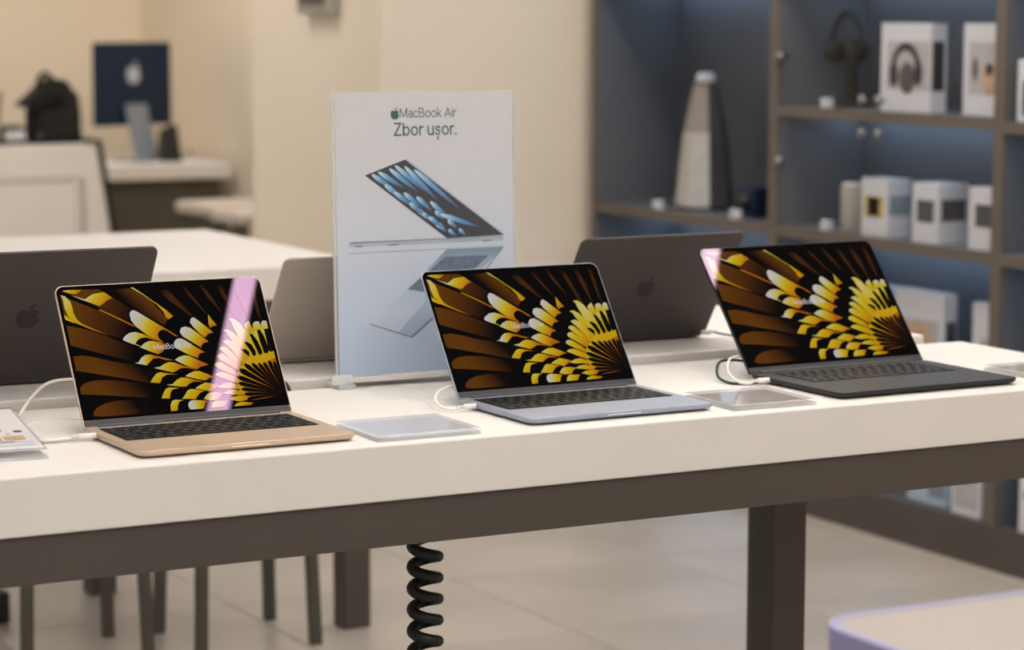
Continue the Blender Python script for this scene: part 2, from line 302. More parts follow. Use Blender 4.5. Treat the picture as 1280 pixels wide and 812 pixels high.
# flat prints: outlines in fractions of the display / poster they are printed on
WALLPAPER = [
('brown',(0.1165,0.9243),(0.3384,0.7594),[(0.0354,0.9594),(0.0607,0.9669),(0.1272,0.9648),(0.2072,0.9629),(0.3436,0.8036),(0.3246,0.767),(0.3435,0.6827),(0.1947,0.8226),(0.1312,0.8913),(0.074,0.9277)]),
('brown',(0.073,0.8202),(0.2994,0.6613),[(0.0158,0.9413),(0.0391,0.9255),(0.0747,0.8896),(0.1835,0.8108),(0.3375,0.6756),(0.2687,0.601),(0.2052,0.6289),(0.1367,0.6729),(0.0668,0.7294),(0.0143,0.7655),(0.0165,0.8376)]),
('brown',(0.0431,0.6782),(0.3081,0.5217),[(0.0151,0.7183),(0.0805,0.6924),(0.1347,0.6636),(0.2029,0.6184),(0.2663,0.5697),(0.3181,0.5271),(0.2964,0.4287),(0.1988,0.479),(0.0904,0.5363),(0.0156,0.5777)]),
('brown',(0.16,0.3637),(0.2714,0.4774),[(0.0154,0.4946),(0.0655,0.499),(0.1204,0.4796),(0.1937,0.4444),(0.2896,0.4114),(0.379,0.3712),(0.4693,0.3322),(0.3983,0.2613),(0.3266,0.2828),(0.2266,0.322),(0.0965,0.3679),(0.0121,0.3981)]),
('brown',(0.129,0.2202),(0.2605,0.3535),[(0.0138,0.2556),(0.0238,0.2775),(0.0401,0.2989),(0.0687,0.3128),(0.113,0.3198),(0.1915,0.3101),(0.2676,0.2867),(0.3496,0.2586),(0.33,0.1706),(0.22,0.1934),(0.1169,0.2138),(0.0165,0.2307)]),
('brown',(0.126,0.0824),(0.2434,0.177),[(0.0557,0.0903),(0.0657,0.1121),(0.0869,0.1365),(0.1262,0.1574),(0.1822,0.1682),(0.241,0.1656),(0.3259,0.1525),(0.3066,0.0659),(0.1113,0.0642),(0.0599,0.0731)]),
('brown',(0.4038,0.9171),(0.3386,0.8411),[(0.2479,0.9488),(0.36,0.9592),(0.4428,0.8529),(0.502,0.7197),(0.4791,0.677),(0.345,0.8099)]),
('yellow',(0.1477,0.9281),(0.2243,0.8391),[(0.0738,0.9265),(0.1034,0.9031),(0.1317,0.8938),(0.1479,0.909),(0.1739,0.9292),(0.2102,0.9358),(0.2283,0.9389),(0.2625,0.8946),(0.2324,0.8766),(0.2099,0.8531),(0.1944,0.8416),(0.1674,0.8579),(0.122,0.8889)]),
('yellow',(0.0346,0.9658),(0.1149,0.9371),[(0.034,0.9627),(0.0607,0.9669),(0.1272,0.9648),(0.1077,0.9441),(0.0906,0.9346),(0.0607,0.9466)]),
('yellow',(0.0203,0.9384),(0.1543,0.6744),[(0.0232,0.9318),(0.0412,0.9253),(0.0609,0.8857),(0.0655,0.8461),(0.0649,0.802),(0.0756,0.7507),(0.0951,0.7206),(0.1389,0.6834),(0.2013,0.6311),(0.1367,0.6729),(0.0665,0.7282),(0.0357,0.7856),(0.0283,0.8429),(0.0294,0.8997)]),
('yellow',(0.0055,0.826),(0.1003,0.7045),[(0.0143,0.8063),(0.0251,0.7865),(0.0545,0.7525),(0.0667,0.7288),(0.0506,0.734),(0.0122,0.7656)]),
('yellow',(0.3279,0.9699),(0.5717,0.6689),[(0.3596,0.9646),(0.372,0.9597),(0.4114,0.9098),(0.45,0.8561),(0.4683,0.8338),(0.4982,0.7931),(0.5308,0.7386),(0.5184,0.7268),(0.5038,0.7175),(0.4948,0.7345),(0.4894,0.7714),(0.4666,0.826),(0.4468,0.8524),(0.4084,0.905),(0.3665,0.9522)]),
('ray',(0.1282,1.0828),(0.6027,0.4364),[(0.1841,0.814),(0.1931,0.8151),(0.2741,0.746),(0.3428,0.6796),(0.3299,0.6808),(0.2572,0.7487)]),
('dim',(0.4895,0.9289),(0.6264,0.7287),[(0.4895,0.9289),(0.5313,0.9324),(0.5784,0.837),(0.6264,0.7287),(0.6136,0.7326),(0.5335,0.8464)]),
('dim',(0.6016,0.9484),(0.7004,0.7296),[(0.6016,0.9484),(0.619,0.947),(0.6738,0.8065),(0.7004,0.7296),(0.6635,0.796)]),
('dim',(0.689,0.9592),(0.7764,0.7183),[(0.689,0.9592),(0.7069,0.9579),(0.7428,0.8476),(0.7764,0.7183),(0.7652,0.7484),(0.7212,0.8526)]),
('dim',(0.7731,0.9494),(0.8501,0.6731),[(0.7731,0.9494),(0.7978,0.9475),(0.8217,0.8151),(0.8501,0.6731),(0.8263,0.6978),(0.8009,0.8233)]),
('dim',(0.8554,0.9594),(0.9002,0.6525),[(0.8554,0.9594),(0.8765,0.9512),(0.8982,0.8283),(0.9002,0.6525),(0.892,0.7051),(0.8696,0.8242)]),
('dim',(0.9361,0.9597),(0.9557,0.6638),[(0.9361,0.9597),(0.9542,0.9583),(0.9584,0.8299),(0.9557,0.6638),(0.9438,0.7104),(0.9403,0.8314)]),
('white',(0.3316,0.757),(0.4665,0.617),[(0.3252,0.7631),(0.328,0.7796),(0.3378,0.7944),(0.3481,0.7974),(0.3646,0.7848),(0.4508,0.6853),(0.4942,0.6367),(0.5323,0.5898),(0.5161,0.5957),(0.486,0.6347),(0.4654,0.6466),(0.4474,0.6354),(0.4375,0.6169),(0.4371,0.5891),(0.4589,0.5483),(0.4322,0.5674),(0.3852,0.6161),(0.3418,0.6811),(0.3263,0.7241)]),
('white',(0.2844,0.6115),(0.3978,0.5512),[(0.2666,0.5911),(0.2794,0.6148),(0.3054,0.6372),(0.3331,0.6414),(0.3641,0.6252),(0.4005,0.5981),(0.4537,0.5598),(0.4044,0.5811),(0.381,0.5971),(0.3536,0.5952),(0.3354,0.582),(0.3219,0.5556),(0.327,0.5441),(0.345,0.5385),(0.3138,0.5536),(0.2805,0.576)]),
('white',(0.3314,0.5559),(0.4365,0.4796),[(0.3353,0.5437),(0.3424,0.5312),(0.3604,0.5532),(0.3871,0.5696),(0.41,0.5684),(0.4403,0.5561),(0.4734,0.5259),(0.4557,0.5062),(0.4375,0.4842),(0.4184,0.4728),(0.3781,0.4994),(0.3392,0.5315)]),
('white',(0.5106,0.5581),(0.6171,0.4383),[(0.5031,0.5397),(0.5106,0.5581),(0.5241,0.5735),(0.5412,0.5753),(0.5585,0.5632),(0.5975,0.5141),(0.6432,0.4644),(0.6183,0.4582),(0.6056,0.4394),(0.6054,0.4242),(0.558,0.4583),(0.509,0.5068)]),
('white',(0.5516,0.6317),(0.653,0.5074),[(0.5444,0.6196),(0.5559,0.6505),(0.5754,0.6577),(0.5997,0.6466),(0.6336,0.5987),(0.6734,0.5374),(0.6468,0.531),(0.6311,0.5095),(0.63,0.4969),(0.615,0.5174),(0.5548,0.5868)]),
('white',(0.614,0.7094),(0.688,0.5809),[(0.6039,0.6846),(0.6131,0.7134),(0.6275,0.7211),(0.6434,0.7004),(0.7064,0.6023),(0.6794,0.5945),(0.6613,0.5705),(0.6483,0.5845),(0.6173,0.645)]),
('yellow',(0.7006,0.7729),(0.7025,0.6438),[(0.7013,0.7366),(0.7112,0.7009),(0.7314,0.6515),(0.7128,0.6493),(0.696,0.6353),(0.6918,0.664)]),
('yellow',(0.7409,0.6323),(0.8534,0.3268),[(0.7538,0.615),(0.7773,0.6185),(0.8005,0.5963),(0.8256,0.5457),(0.8609,0.454),(0.8701,0.397),(0.8645,0.3257),(0.8312,0.4009),(0.809,0.475),(0.7774,0.5582),(0.7672,0.5993)]),
('yellow',(0.7276,0.5508),(0.8608,0.2862),[(0.7405,0.5336),(0.7658,0.5448),(0.7876,0.5292),(0.8145,0.4745),(0.8349,0.4165),(0.8571,0.3424),(0.8719,0.2851),(0.8197,0.3525),(0.7846,0.4438),(0.7587,0.5022)]),
('yellow',(0.702,0.5012),(0.7998,0.3163),[(0.7149,0.484),(0.7296,0.4986),(0.7507,0.4926),(0.7831,0.4375),(0.8183,0.3582),(0.8109,0.3152),(0.7662,0.3897),(0.7311,0.4569)]),
('yellow',(0.6838,0.4471),(0.7962,0.3127),[(0.6967,0.43),(0.7086,0.4447),(0.7288,0.4468),(0.7666,0.3913),(0.8096,0.3217),(0.7851,0.3138),(0.7387,0.3686),(0.7028,0.4079)]),
('yellow',(0.6612,0.3858),(0.7756,0.2735),[(0.674,0.3687),(0.6862,0.3849),(0.7087,0.385),(0.7538,0.3368),(0.7894,0.284),(0.7701,0.2741),(0.7113,0.3237),(0.6814,0.3521)]),
('yellow',(0.6505,0.3156),(0.7913,0.2204),[(0.6633,0.2985),(0.6833,0.3123),(0.7089,0.3136),(0.7576,0.2809),(0.8054,0.2323),(0.7692,0.2227),(0.7133,0.2601)]),
('yellow',(0.6469,0.2276),(0.7937,0.1711),[(0.6597,0.2106),(0.6955,0.232),(0.7302,0.2363),(0.7742,0.2079),(0.8069,0.1792),(0.7735,0.1811),(0.7321,0.1966),(0.6929,0.1968)]),
('yellow',(0.6689,0.1781),(0.7954,0.1306),[(0.6817,0.161),(0.7111,0.1791),(0.7459,0.1833),(0.7761,0.1682),(0.8106,0.1471),(0.7697,0.1413),(0.7267,0.1499)]),
('yellow',(0.6954,0.136),(0.8015,0.0851),[(0.7082,0.1189),(0.7341,0.1333),(0.7637,0.1396),(0.8206,0.1177),(0.7859,0.1025),(0.7484,0.0988)]),
('yellow',(0.7074,0.0797),(0.8006,0.0458),[(0.7202,0.0626),(0.7366,0.0844),(0.7643,0.0947),(0.8202,0.0806),(0.7955,0.0598)]),
('yellow',(0.795,0.72),(0.8724,0.5064),[(0.7938,0.6955),(0.8169,0.6967),(0.8352,0.6776),(0.8486,0.6376),(0.8695,0.5711),(0.8799,0.5186),(0.8441,0.5219),(0.8218,0.5626),(0.8084,0.6218),(0.8025,0.674)]),
('yellow',(0.868,0.6618),(0.8993,0.5426),[(0.8635,0.6428),(0.8792,0.6608),(0.8935,0.6725),(0.8979,0.6332),(0.9068,0.5936),(0.9143,0.567),(0.9001,0.5651),(0.8799,0.5766),(0.865,0.5909)]),
('white',(0.9235,0.6829),(0.9247,0.5531),[(0.9084,0.6485),(0.9234,0.6634),(0.9414,0.6618),(0.9444,0.6356),(0.9518,0.5992),(0.936,0.6006),(0.9218,0.5987),(0.909,0.574),(0.9038,0.6003)]),
('white',(0.9686,0.6789),(0.9517,0.5507),[(0.9489,0.6449),(0.961,0.6666),(0.9828,0.6614),(0.9826,0.6029),(0.9593,0.6018),(0.9495,0.5897),(0.9466,0.6159)]),
('yellow',(0.8647,0.7118),(0.9441,0.1582),[(0.806,0.6684),(0.8423,0.6652),(0.8628,0.6068),(0.8842,0.5766),(0.9207,0.5975),(0.9592,0.6021),(0.977,0.6046),(0.9738,0.4835),(0.9846,0.4325),(0.985,0.3938),(0.9808,0.2979),(0.972,0.1672),(0.935,0.2627),(0.8998,0.3062),(0.8692,0.3212),(0.8553,0.3346),(0.846,0.3914),(0.834,0.4606),(0.8228,0.5339)]),
('black',(0.8167,0.4719),(0.8579,0.4463),[(0.8167,0.4719),(0.8418,0.4695),(0.8579,0.4463),(0.8532,0.4051),(0.8447,0.4219),(0.8264,0.4525)]),
('black',(0.8423,0.52),(0.8773,0.4991),[(0.8423,0.52),(0.8602,0.5184),(0.8773,0.4991),(0.8895,0.4497),(0.888,0.4193),(0.8735,0.4111),(0.8627,0.4619)]),
('black',(0.8786,0.5771),(0.912,0.5199),[(0.8786,0.5771),(0.8949,0.5732),(0.912,0.5199),(0.9231,0.4464),(0.92,0.4242),(0.9032,0.4162),(0.8922,0.4896)]),
('black',(0.9211,0.5991),(0.9497,0.5504),[(0.9211,0.5991),(0.9372,0.6017),(0.9497,0.5504),(0.959,0.4527),(0.9465,0.4249),(0.9294,0.4298),(0.9224,0.5206)]),
('black',(0.9573,0.6039),(0.9741,0.4915),[(0.9573,0.6039),(0.9785,0.606),(0.9741,0.4915),(0.9837,0.4406),(0.9582,0.435),(0.9561,0.4932)]),
('ray',(0.8109,0.3152),(0.9756,0.135),[(0.8488,0.4031),(0.858,0.3463),(0.9125,0.3592),(0.985,0.3938),(0.9808,0.2979),(0.9796,0.1703),(0.9782,0.1387),(0.8973,0.1062),(0.8162,0.0992),(0.7817,0.1203),(0.7679,0.1691),(0.7632,0.2209),(0.7668,0.272),(0.7862,0.3256),(0.8196,0.3637)]),
('black',(0.7957,0.1144),(0.9662,0.1324),[(0.7957,0.1144),(0.8018,0.1211),(0.8151,0.1266),(0.9662,0.1324),(0.9658,0.1291),(0.8192,0.1004),(0.8032,0.1018),(0.7948,0.1075)]),
('black',(0.7855,0.1487),(0.9656,0.1348),[(0.7855,0.1487),(0.7927,0.1547),(0.8071,0.158),(0.9656,0.1348),(0.9649,0.1314),(0.8087,0.1293),(0.7921,0.134),(0.784,0.1417)]),
('black',(0.777,0.1876),(0.9652,0.1376),[(0.777,0.1876),(0.7851,0.1925),(0.8006,0.1933),(0.9652,0.1376),(0.9641,0.1341),(0.7997,0.1625),(0.7826,0.1707),(0.7748,0.1804)]),
('black',(0.7702,0.2312),(0.9649,0.1407),[(0.7702,0.2312),(0.7792,0.2351),(0.7956,0.233),(0.9649,0.1407),(0.9634,0.1371),(0.7919,0.1993),(0.7746,0.2116),(0.7672,0.2238)]),
('black',(0.7704,0.2782),(0.9651,0.144),[(0.7704,0.2782),(0.7802,0.2809),(0.7971,0.2756),(0.9651,0.144),(0.9632,0.1404),(0.79,0.2389),(0.7731,0.2555),(0.7665,0.2703)]),
('black',(0.791,0.3296),(0.9669,0.1478),[(0.791,0.3296),(0.8015,0.3314),(0.8181,0.323),(0.9669,0.1478),(0.9643,0.1438),(0.8044,0.2816),(0.7899,0.3031),(0.7858,0.3212)]),
('black',(0.8212,0.3636),(0.9689,0.1497),[(0.8212,0.3636),(0.8302,0.3622),(0.8442,0.3498),(0.9689,0.1497),(0.9666,0.1468),(0.8318,0.3166),(0.8198,0.3401),(0.8165,0.3575)]),
('black',(0.8594,0.364),(0.9715,0.1494),[(0.8594,0.364),(0.8669,0.3614),(0.8781,0.3482),(0.9715,0.1494),(0.9694,0.1472),(0.8654,0.3198),(0.8566,0.3429),(0.8549,0.3591)]),
('black',(0.8908,0.362),(0.9737,0.1491),[(0.8908,0.362),(0.8973,0.3586),(0.9062,0.3449),(0.9737,0.1491),(0.9716,0.1472),(0.8929,0.3203),(0.8869,0.3428),(0.8866,0.3581)]),
('black',(0.9171,0.3638),(0.9755,0.149),[(0.9171,0.3638),(0.9228,0.3598),(0.9298,0.3456),(0.9755,0.149),(0.9735,0.1475),(0.9154,0.3235),(0.9117,0.3459),(0.9127,0.3606)]),
('black',(0.9455,0.3736),(0.9776,0.1496),[(0.9455,0.3736),(0.9509,0.3689),(0.9564,0.3537),(0.9776,0.1496),(0.9753,0.1484),(0.9384,0.333),(0.9376,0.356),(0.9407,0.3709)]),
('black',(0.9701,0.3643),(0.9793,0.1488),[(0.9701,0.3643),(0.9745,0.359),(0.9781,0.3439),(0.9793,0.1488),(0.9771,0.1479),(0.9604,0.3271),(0.9617,0.349),(0.9657,0.3625)]),
('white',(0.3229,0.4576),(0.3928,0.4319),[(0.2982,0.4201),(0.315,0.4217),(0.3357,0.4563),(0.3557,0.4723),(0.3789,0.4733),(0.4089,0.4596),(0.4832,0.422),(0.4508,0.4252),(0.4155,0.4448),(0.3884,0.4417),(0.3704,0.4199),(0.3524,0.3982),(0.3223,0.4106)]),
('yellow',(0.408,0.4115),(0.5014,0.3266),[(0.3839,0.3772),(0.4147,0.3826),(0.435,0.3994),(0.4608,0.411),(0.4857,0.4038),(0.526,0.3761),(0.5852,0.3432),(0.5358,0.3609),(0.5093,0.3613),(0.4894,0.3467),(0.467,0.3358),(0.4342,0.3514)]),
('white',(0.4897,0.4507),(0.5967,0.3643),[(0.4904,0.4246),(0.5147,0.4436),(0.5398,0.4516),(0.5619,0.4461),(0.6008,0.4114),(0.6451,0.3737),(0.6063,0.3624),(0.5859,0.3464),(0.5504,0.3666),(0.5117,0.4012)]),
('yellow',(0.3686,0.3568),(0.4205,0.2622),[(0.3509,0.2769),(0.368,0.3073),(0.3881,0.335),(0.4075,0.3439),(0.4366,0.3335),(0.4892,0.3187),(0.4379,0.3239),(0.4133,0.3076),(0.3953,0.2663)]),
('yellow',(0.4553,0.3082),(0.5404,0.2198),[(0.4249,0.2508),(0.4535,0.2538),(0.4772,0.2811),(0.5016,0.296),(0.5285,0.2907),(0.5601,0.275),(0.6046,0.2539),(0.5567,0.2604),(0.5367,0.25),(0.5144,0.229),(0.487,0.2319)]),
('yellow',(0.536,0.3548),(0.6389,0.2493),[(0.5209,0.3039),(0.546,0.3213),(0.57,0.3339),(0.5944,0.3324),(0.6308,0.3062),(0.6605,0.2811),(0.6348,0.2772),(0.6139,0.2634),(0.581,0.2743)]),
('yellow',(0.3947,0.2402),(0.4555,0.1546),[(0.387,0.1596),(0.4002,0.1951),(0.4175,0.2254),(0.4347,0.2325),(0.4816,0.2235),(0.4485,0.2162),(0.4353,0.1963),(0.4248,0.1545)]),
('yellow',(0.5027,0.2238),(0.5729,0.1319),[(0.4834,0.1466),(0.5019,0.1743),(0.5165,0.2),(0.5347,0.2105),(0.5582,0.2055),(0.6005,0.19),(0.577,0.1801),(0.5625,0.1628),(0.5458,0.1364)]),
('yellow',(0.571,0.2614),(0.6542,0.1778),[(0.5564,0.2131),(0.5861,0.2349),(0.6104,0.2483),(0.6367,0.2395),(0.6781,0.2192),(0.6495,0.2033),(0.6235,0.1826),(0.5918,0.1984)]),
('yellow',(0.4295,0.1476),(0.4687,0.0595),[(0.4188,0.0848),(0.422,0.1115),(0.4341,0.1372),(0.4494,0.1429),(0.4897,0.1361),(0.467,0.1287),(0.4554,0.1004),(0.4481,0.0609),(0.4176,0.0643)]),
('white',(0.5093,0.0994),(0.6007,0.0843),[(0.5041,0.095),(0.5092,0.1142),(0.5193,0.1279),(0.5375,0.1308),(0.5984,0.1202),(0.584,0.096),(0.5731,0.0641),(0.5182,0.0619),(0.5078,0.0699)]),
('yellow',(0.6177,0.1122),(0.6869,0.0598),[(0.6108,0.0673),(0.6212,0.0969),(0.6376,0.114),(0.6962,0.107),(0.6822,0.0852),(0.6689,0.0584)]),
('yellow',(0.6024,0.1834),(0.6672,0.1117),[(0.5855,0.133),(0.6048,0.1632),(0.6218,0.1753),(0.6496,0.1733),(0.69,0.164),(0.6682,0.1464),(0.6514,0.1199),(0.6154,0.1174)]),
]
POSTER = {'screen': [(0.1596,0.7091),(0.3838,0.7614),(0.943,0.4785),(0.6146,0.4752)],
'bar': [(0.0599,0.4683),(0.0711,0.4751),(0.9383,0.4751),(0.9451,0.4656),(0.9332,0.4586),(0.0706,0.4572)],
'bar2': [(0.059,0.4371),(0.9328,0.4396),(0.9374,0.4351),(0.0655,0.4327)],
'deck': [(0.6136,0.4356),(0.9375,0.4366),(0.9325,0.4235),(0.6696,0.2811),(0.5253,0.1873),(0.4147,0.1276),(0.3965,0.1268),(0.1735,0.1811),(0.3875,0.2988)],
'keys': [(0.6038,0.4092),(0.8529,0.4067),(0.7776,0.3622),(0.4822,0.2857),(0.3856,0.2974)],
'edge': [(0.1691,0.1832),(0.4057,0.1294),(0.5254,0.193),(0.5298,0.1856),(0.41,0.1226),(0.1691,0.1798)],
'palm': [(0.5276,0.2799),(0.6185,0.2595),(0.5254,0.1902),(0.4102,0.1306),(0.3339,0.1479)]}
PETALS = [((0.1973,0.7122),(0.3338,0.6498)),((0.233,0.72),(0.3833,0.6574)),((0.2957,0.7303),(0.4551,0.6446)),((0.3273,0.7412),(0.5003,0.6437)),((0.381,0.7374),(0.5721,0.6077)),((0.4346,0.7251),(0.6949,0.5762)),((0.254,0.6742),(0.3643,0.6178)),((0.3113,0.6474),(0.4177,0.5938)),((0.374,0.6433),(0.4762,0.5868)),((0.4456,0.6276),(0.5349,0.574)),((0.5221,0.6088),(0.6255,0.5489)),((0.4084,0.5825),(0.4618,0.5526)),((0.4758,0.5696),(0.5295,0.5396)),((0.5485,0.5737),(0.6071,0.5435)),((0.4884,0.5319),(0.5467,0.5017)),((0.5611,0.5302),(0.6151,0.4971)),((0.6207,0.5403),(0.675,0.5101)),((0.6841,0.507),(0.7249,0.4828)),((0.6244,0.5056),(0.6697,0.4813)),((0.5801,0.5615),(0.8087,0.5098)),((0.3416,0.6069),(0.417,0.5651)),((0.4031,0.554),(0.4745,0.5179))]
# ------------------------------------------------------------------ the setting
FZ = -0.85; CZ = 1.95
fl = struct('floor', G().box(-4, 5, -5, 10, FZ-.06, FZ-.004), M['grout'])
tg = G().box(-.2985, .2985, -.2985, .2985, -.006, 0, b=.0015).mesh('floor_tile', M['tile'])
for i in range(8):
    for j in range(18):
        o = bpy.data.objects.new('floor_tile', tg); COL.objects.link(o); o.parent = fl; o.location = (-.91+.6*i, -1.9+.6*j, FZ)
struct('ceiling', G().box(-4, 5, -5, 10, CZ, CZ+.05), M['ceiling'])
struct('wall_center', G().box(2.341, 3.38, 4.18, 5.2, FZ, CZ), M['wall'])
struct('wall_back', G().box(-4, 3.5, 8.9, 9.0, FZ, CZ), M['wall_warm'])
struct('wall_side', G().box(3.3, 3.42, 5.2, 8.9, FZ, CZ), M['wall_warm'])
struct('wall_right', G().box(3.39, 3.5, -4, 4.18, FZ, CZ), M['wall'])
g = G().box(2.332, 2.341, 4.172, 5.2, FZ, FZ+.06); g.box(2.332, 3.05, 4.172, 4.18, FZ, FZ+.06)
struct('baseboard_center', g, M['cab_frame'])
# linear lamps on the ceiling
LL = ['first linear ceiling lamp left of the near display table', 'linear ceiling lamp over the left laptops', 'linear ceiling lamp over the gold laptop table, mirrored in its display', 'linear ceiling lamp nearest the wall cabinets']
for k, (x, y0, y1) in enumerate(((-1.17, -3.5, 1.9), (.012, -3.5, 1.9), (1.1925, -3.5, 1.9), (2.3745, -3.5, 4.0))):
    t = thing('ceiling_lamp', LL[k], 'lamp', (x, (y0+y1)/2, CZ), group='linear ceiling lamps')
    obj('lamp_housing', G().box(x-.036, x-.0285, y0, y1, CZ-.02, CZ).box(x+.0285, x+.036, y0, y1, CZ-.02, CZ), M['steel'], t)
    obj('diffuser', G().box(x-.0275, x+.0275, y0, y1, CZ-.016, CZ-.002), M['strip'], t)

for k, (x, y, w_) in enumerate(((-.58, -2.2, 'over the shop floor before the near table, left'), (.6, -2.2, 'over the shop floor before the near table, middle'), (1.78, -2.2, 'over the foreground table'), 
      (-.58, 5.0, 'behind the middle table, left'), (2.3, 2.6, 'between the middle table and the cabinets'), (.6, .8, 'over the rear table, behind the poster'), (2.75, 1.5, 'before the right wall cabinet bay'), (2.7, 2.5, 'before the wall cabinets and the beige column'), (1.55, 4.7, 'beside the beige column'), (-.2, 6.2, 'before the white counter, left'), (1.0, 5.4, 'before the white counter, right'), (2.75, 5.9, 'in the corner behind the beige column'), (1.78, 7.6, 'behind the white counter, over the bag'), (2.9, 7.2, 'over the desk with the dark blue computer'))):
    t = thing('added_fill_panel', 'square ceiling lamp ' + w_, 'lamp', (x, y, CZ), group='added square fill lamps')  # unseen square lamps, added to fill the room with more light
    obj('panel_frame', G().box(x-.31, x+.31, y-.31, y-.298, CZ-.02, CZ).box(x-.31, x+.31, y+.298, y+.31, CZ-.02, CZ).box(x-.31, x-.298, y-.298, y+.298, CZ-.02, CZ).box(x+.298, x+.31, y-.298, y+.298, CZ-.02, CZ), M['steel'], t)
    obj('diffuser', G().box(x-.297, x+.297, y-.297, y+.297, CZ-.014, CZ-.002), M['panel'], t)

# ------------------------------------------------------------------ tables
def display_table(label, x0, x1, y0, y1, z, legs, slab=.0748, apron=.0617, loc=None, ledge=.006):
    t = thing('display_table', label, 'table', ((x0+x1)/2, (y0+y1)/2, FZ))
    obj('tabletop', G().box(x0, x1, y0, y1, z-slab, z, b=.0025), M['white_top'], t)
    a = ledge; zb = z-slab-apron
    g = G().box(x0+a, x1-a, y0+a, y0+a+.03, zb, z-slab).box(x0+a, x1-a, y1-a-.03, y1-a, zb, z-slab)
    g.box(x0+a, x0+a+.03, y0+a+.03, y1-a-.03, zb, z-slab).box(x1-a-.03, x1-a, y0+a+.03, y1-a-.03, zb, z-slab)
    obj('apron', g, M['apron'], t)
    for (lx, ly) in legs: obj('leg', G().box(lx, lx+.066, ly, ly+.066, FZ, z-slab, b=.003), M['apron'], t)
    return t
display_table('nearest white table carrying the three open laptops with lit displays', -1.6, 1.697, 0, .505, 0, [(1.238, .40), (-1.4, .40)])
display_table('slightly higher white table directly behind, with laptops turned away and the poster', -1.6, 1.634, .527, 1.07, .012, [(1.42, .68), (-1.4, .55), (-1.4, .97)])
display_table('empty white table farther back, before the counter', -.9, 1.395, 2.25, 3.26, 0, [(1.326, 2.254), (.925, 2.86), (-.8, 2.3), (-.8, 3.1)], ledge=.002)
# cream table in the foreground
t = thing('foreground_table', 'out of focus cream tabletop with lavender edge in the near right corner', 'table', (1.2, -1.5, FZ))
po = rrect(.277, 2.2, -1.9, -1.052, .05, 8); pi_ = rrect(.287, 2.19, -1.89, -1.062, .042, 8)
obj('tabletop', G().layers([[(x, y, -.05) for x, y in pi_], [(x, y, 0) for x, y in pi_]]), M['cream'], t)
n = len(po); g = G()
g.add([(x, y, -.05) for x, y in po]+[(x, y, .0005) for x, y in po]+[(x, y, .0005) for x, y in pi_]+[(x, y, -.05) for x, y in pi_],
      [f for i in range(n) for f in ((i, (i+1)%n, n+(i+1)%n, n+i), (n+i, n+(i+1)%n, 2*n+(i+1)%n, 2*n+i), (3*n+i, 3*n+(i+1)%n, (i+1)%n, i))])
obj('edge_band', g, M['lavender'], t)
for x, y in ((.5, -1.3), (2.0, -1.3), (.5, -1.7), (2.0, -1.7)): obj('leg', G().box(x-.03, x+.03, y-.03, y+.03, FZ, -.05), M['apron'], t)

# ------------------------------------------------------------------ laptops
def clip(poly, a0, a1, b0, b1):
    for ax, lim, sg in ((0, a0, 1), (0, a1, -1), (1, b0, 1), (1, b1, -1)):
        out = []
        for i in range(len(poly)):
            p, q = poly[i-1], poly[i]; dp, dq = (p[ax]-lim)*sg, (q[ax]-lim)*sg
            if (dp < 0) != (dq < 0): s = dp/(dp-dq); out.append((p[0]+(q[0]-p[0])*s, p[1]+(q[1]-p[1])*s))
            if dq >= 0: out.append(q)
        poly = out
        if len(poly) < 3: return []
    return poly
KINDS = ['brown', 'yellow', 'white', 'dim', 'black', 'ray']
WP = {}
def wallpaper(w, L, fr):
    key = round(w, 3)
    if key in WP: return WP[key]
    g = G(); g.t = []
    for k, (kind, t0, t1, pts) in enumerate(WALLPAPER):
        pts = clip([tuple(p) for p in pts], .0205, .9795, .066, .9665)
        if not pts: continue
        a = ((t1[0]-t0[0])*w, (t1[1]-t0[1])*L); q = a[0]**2+a[1]**2
        area = sum(pts[i-1][0]*pts[i][1]-pts[i][0]*pts[i-1][1] for i in range(len(pts)))
        if area < 0: pts = pts[::-1]
        g.add([fr(u*w, v*L, .0004+k*1e-5) for u, v in pts], [tuple(range(len(pts)))], KINDS.index(kind))
        g.t += [((u-t0[0])*w*a[0]+(v-t0[1])*L*a[1])/q for u, v in pts]
    WP[key] = g.mesh('display_picture', [SM[k] for k in KINDS]); return WP[key]
TXT = textmesh('MacBook Air', .13)
ROWS = [[1.5]+[1]*12+[1], [1]*13+[1.5], [1.5]+[1]*13, [1.75]+[1]*11+[1.75], [2.25]+[1]*10+[2.25], [1,1,1,1.25,5,1.25,1,1,1,1]]
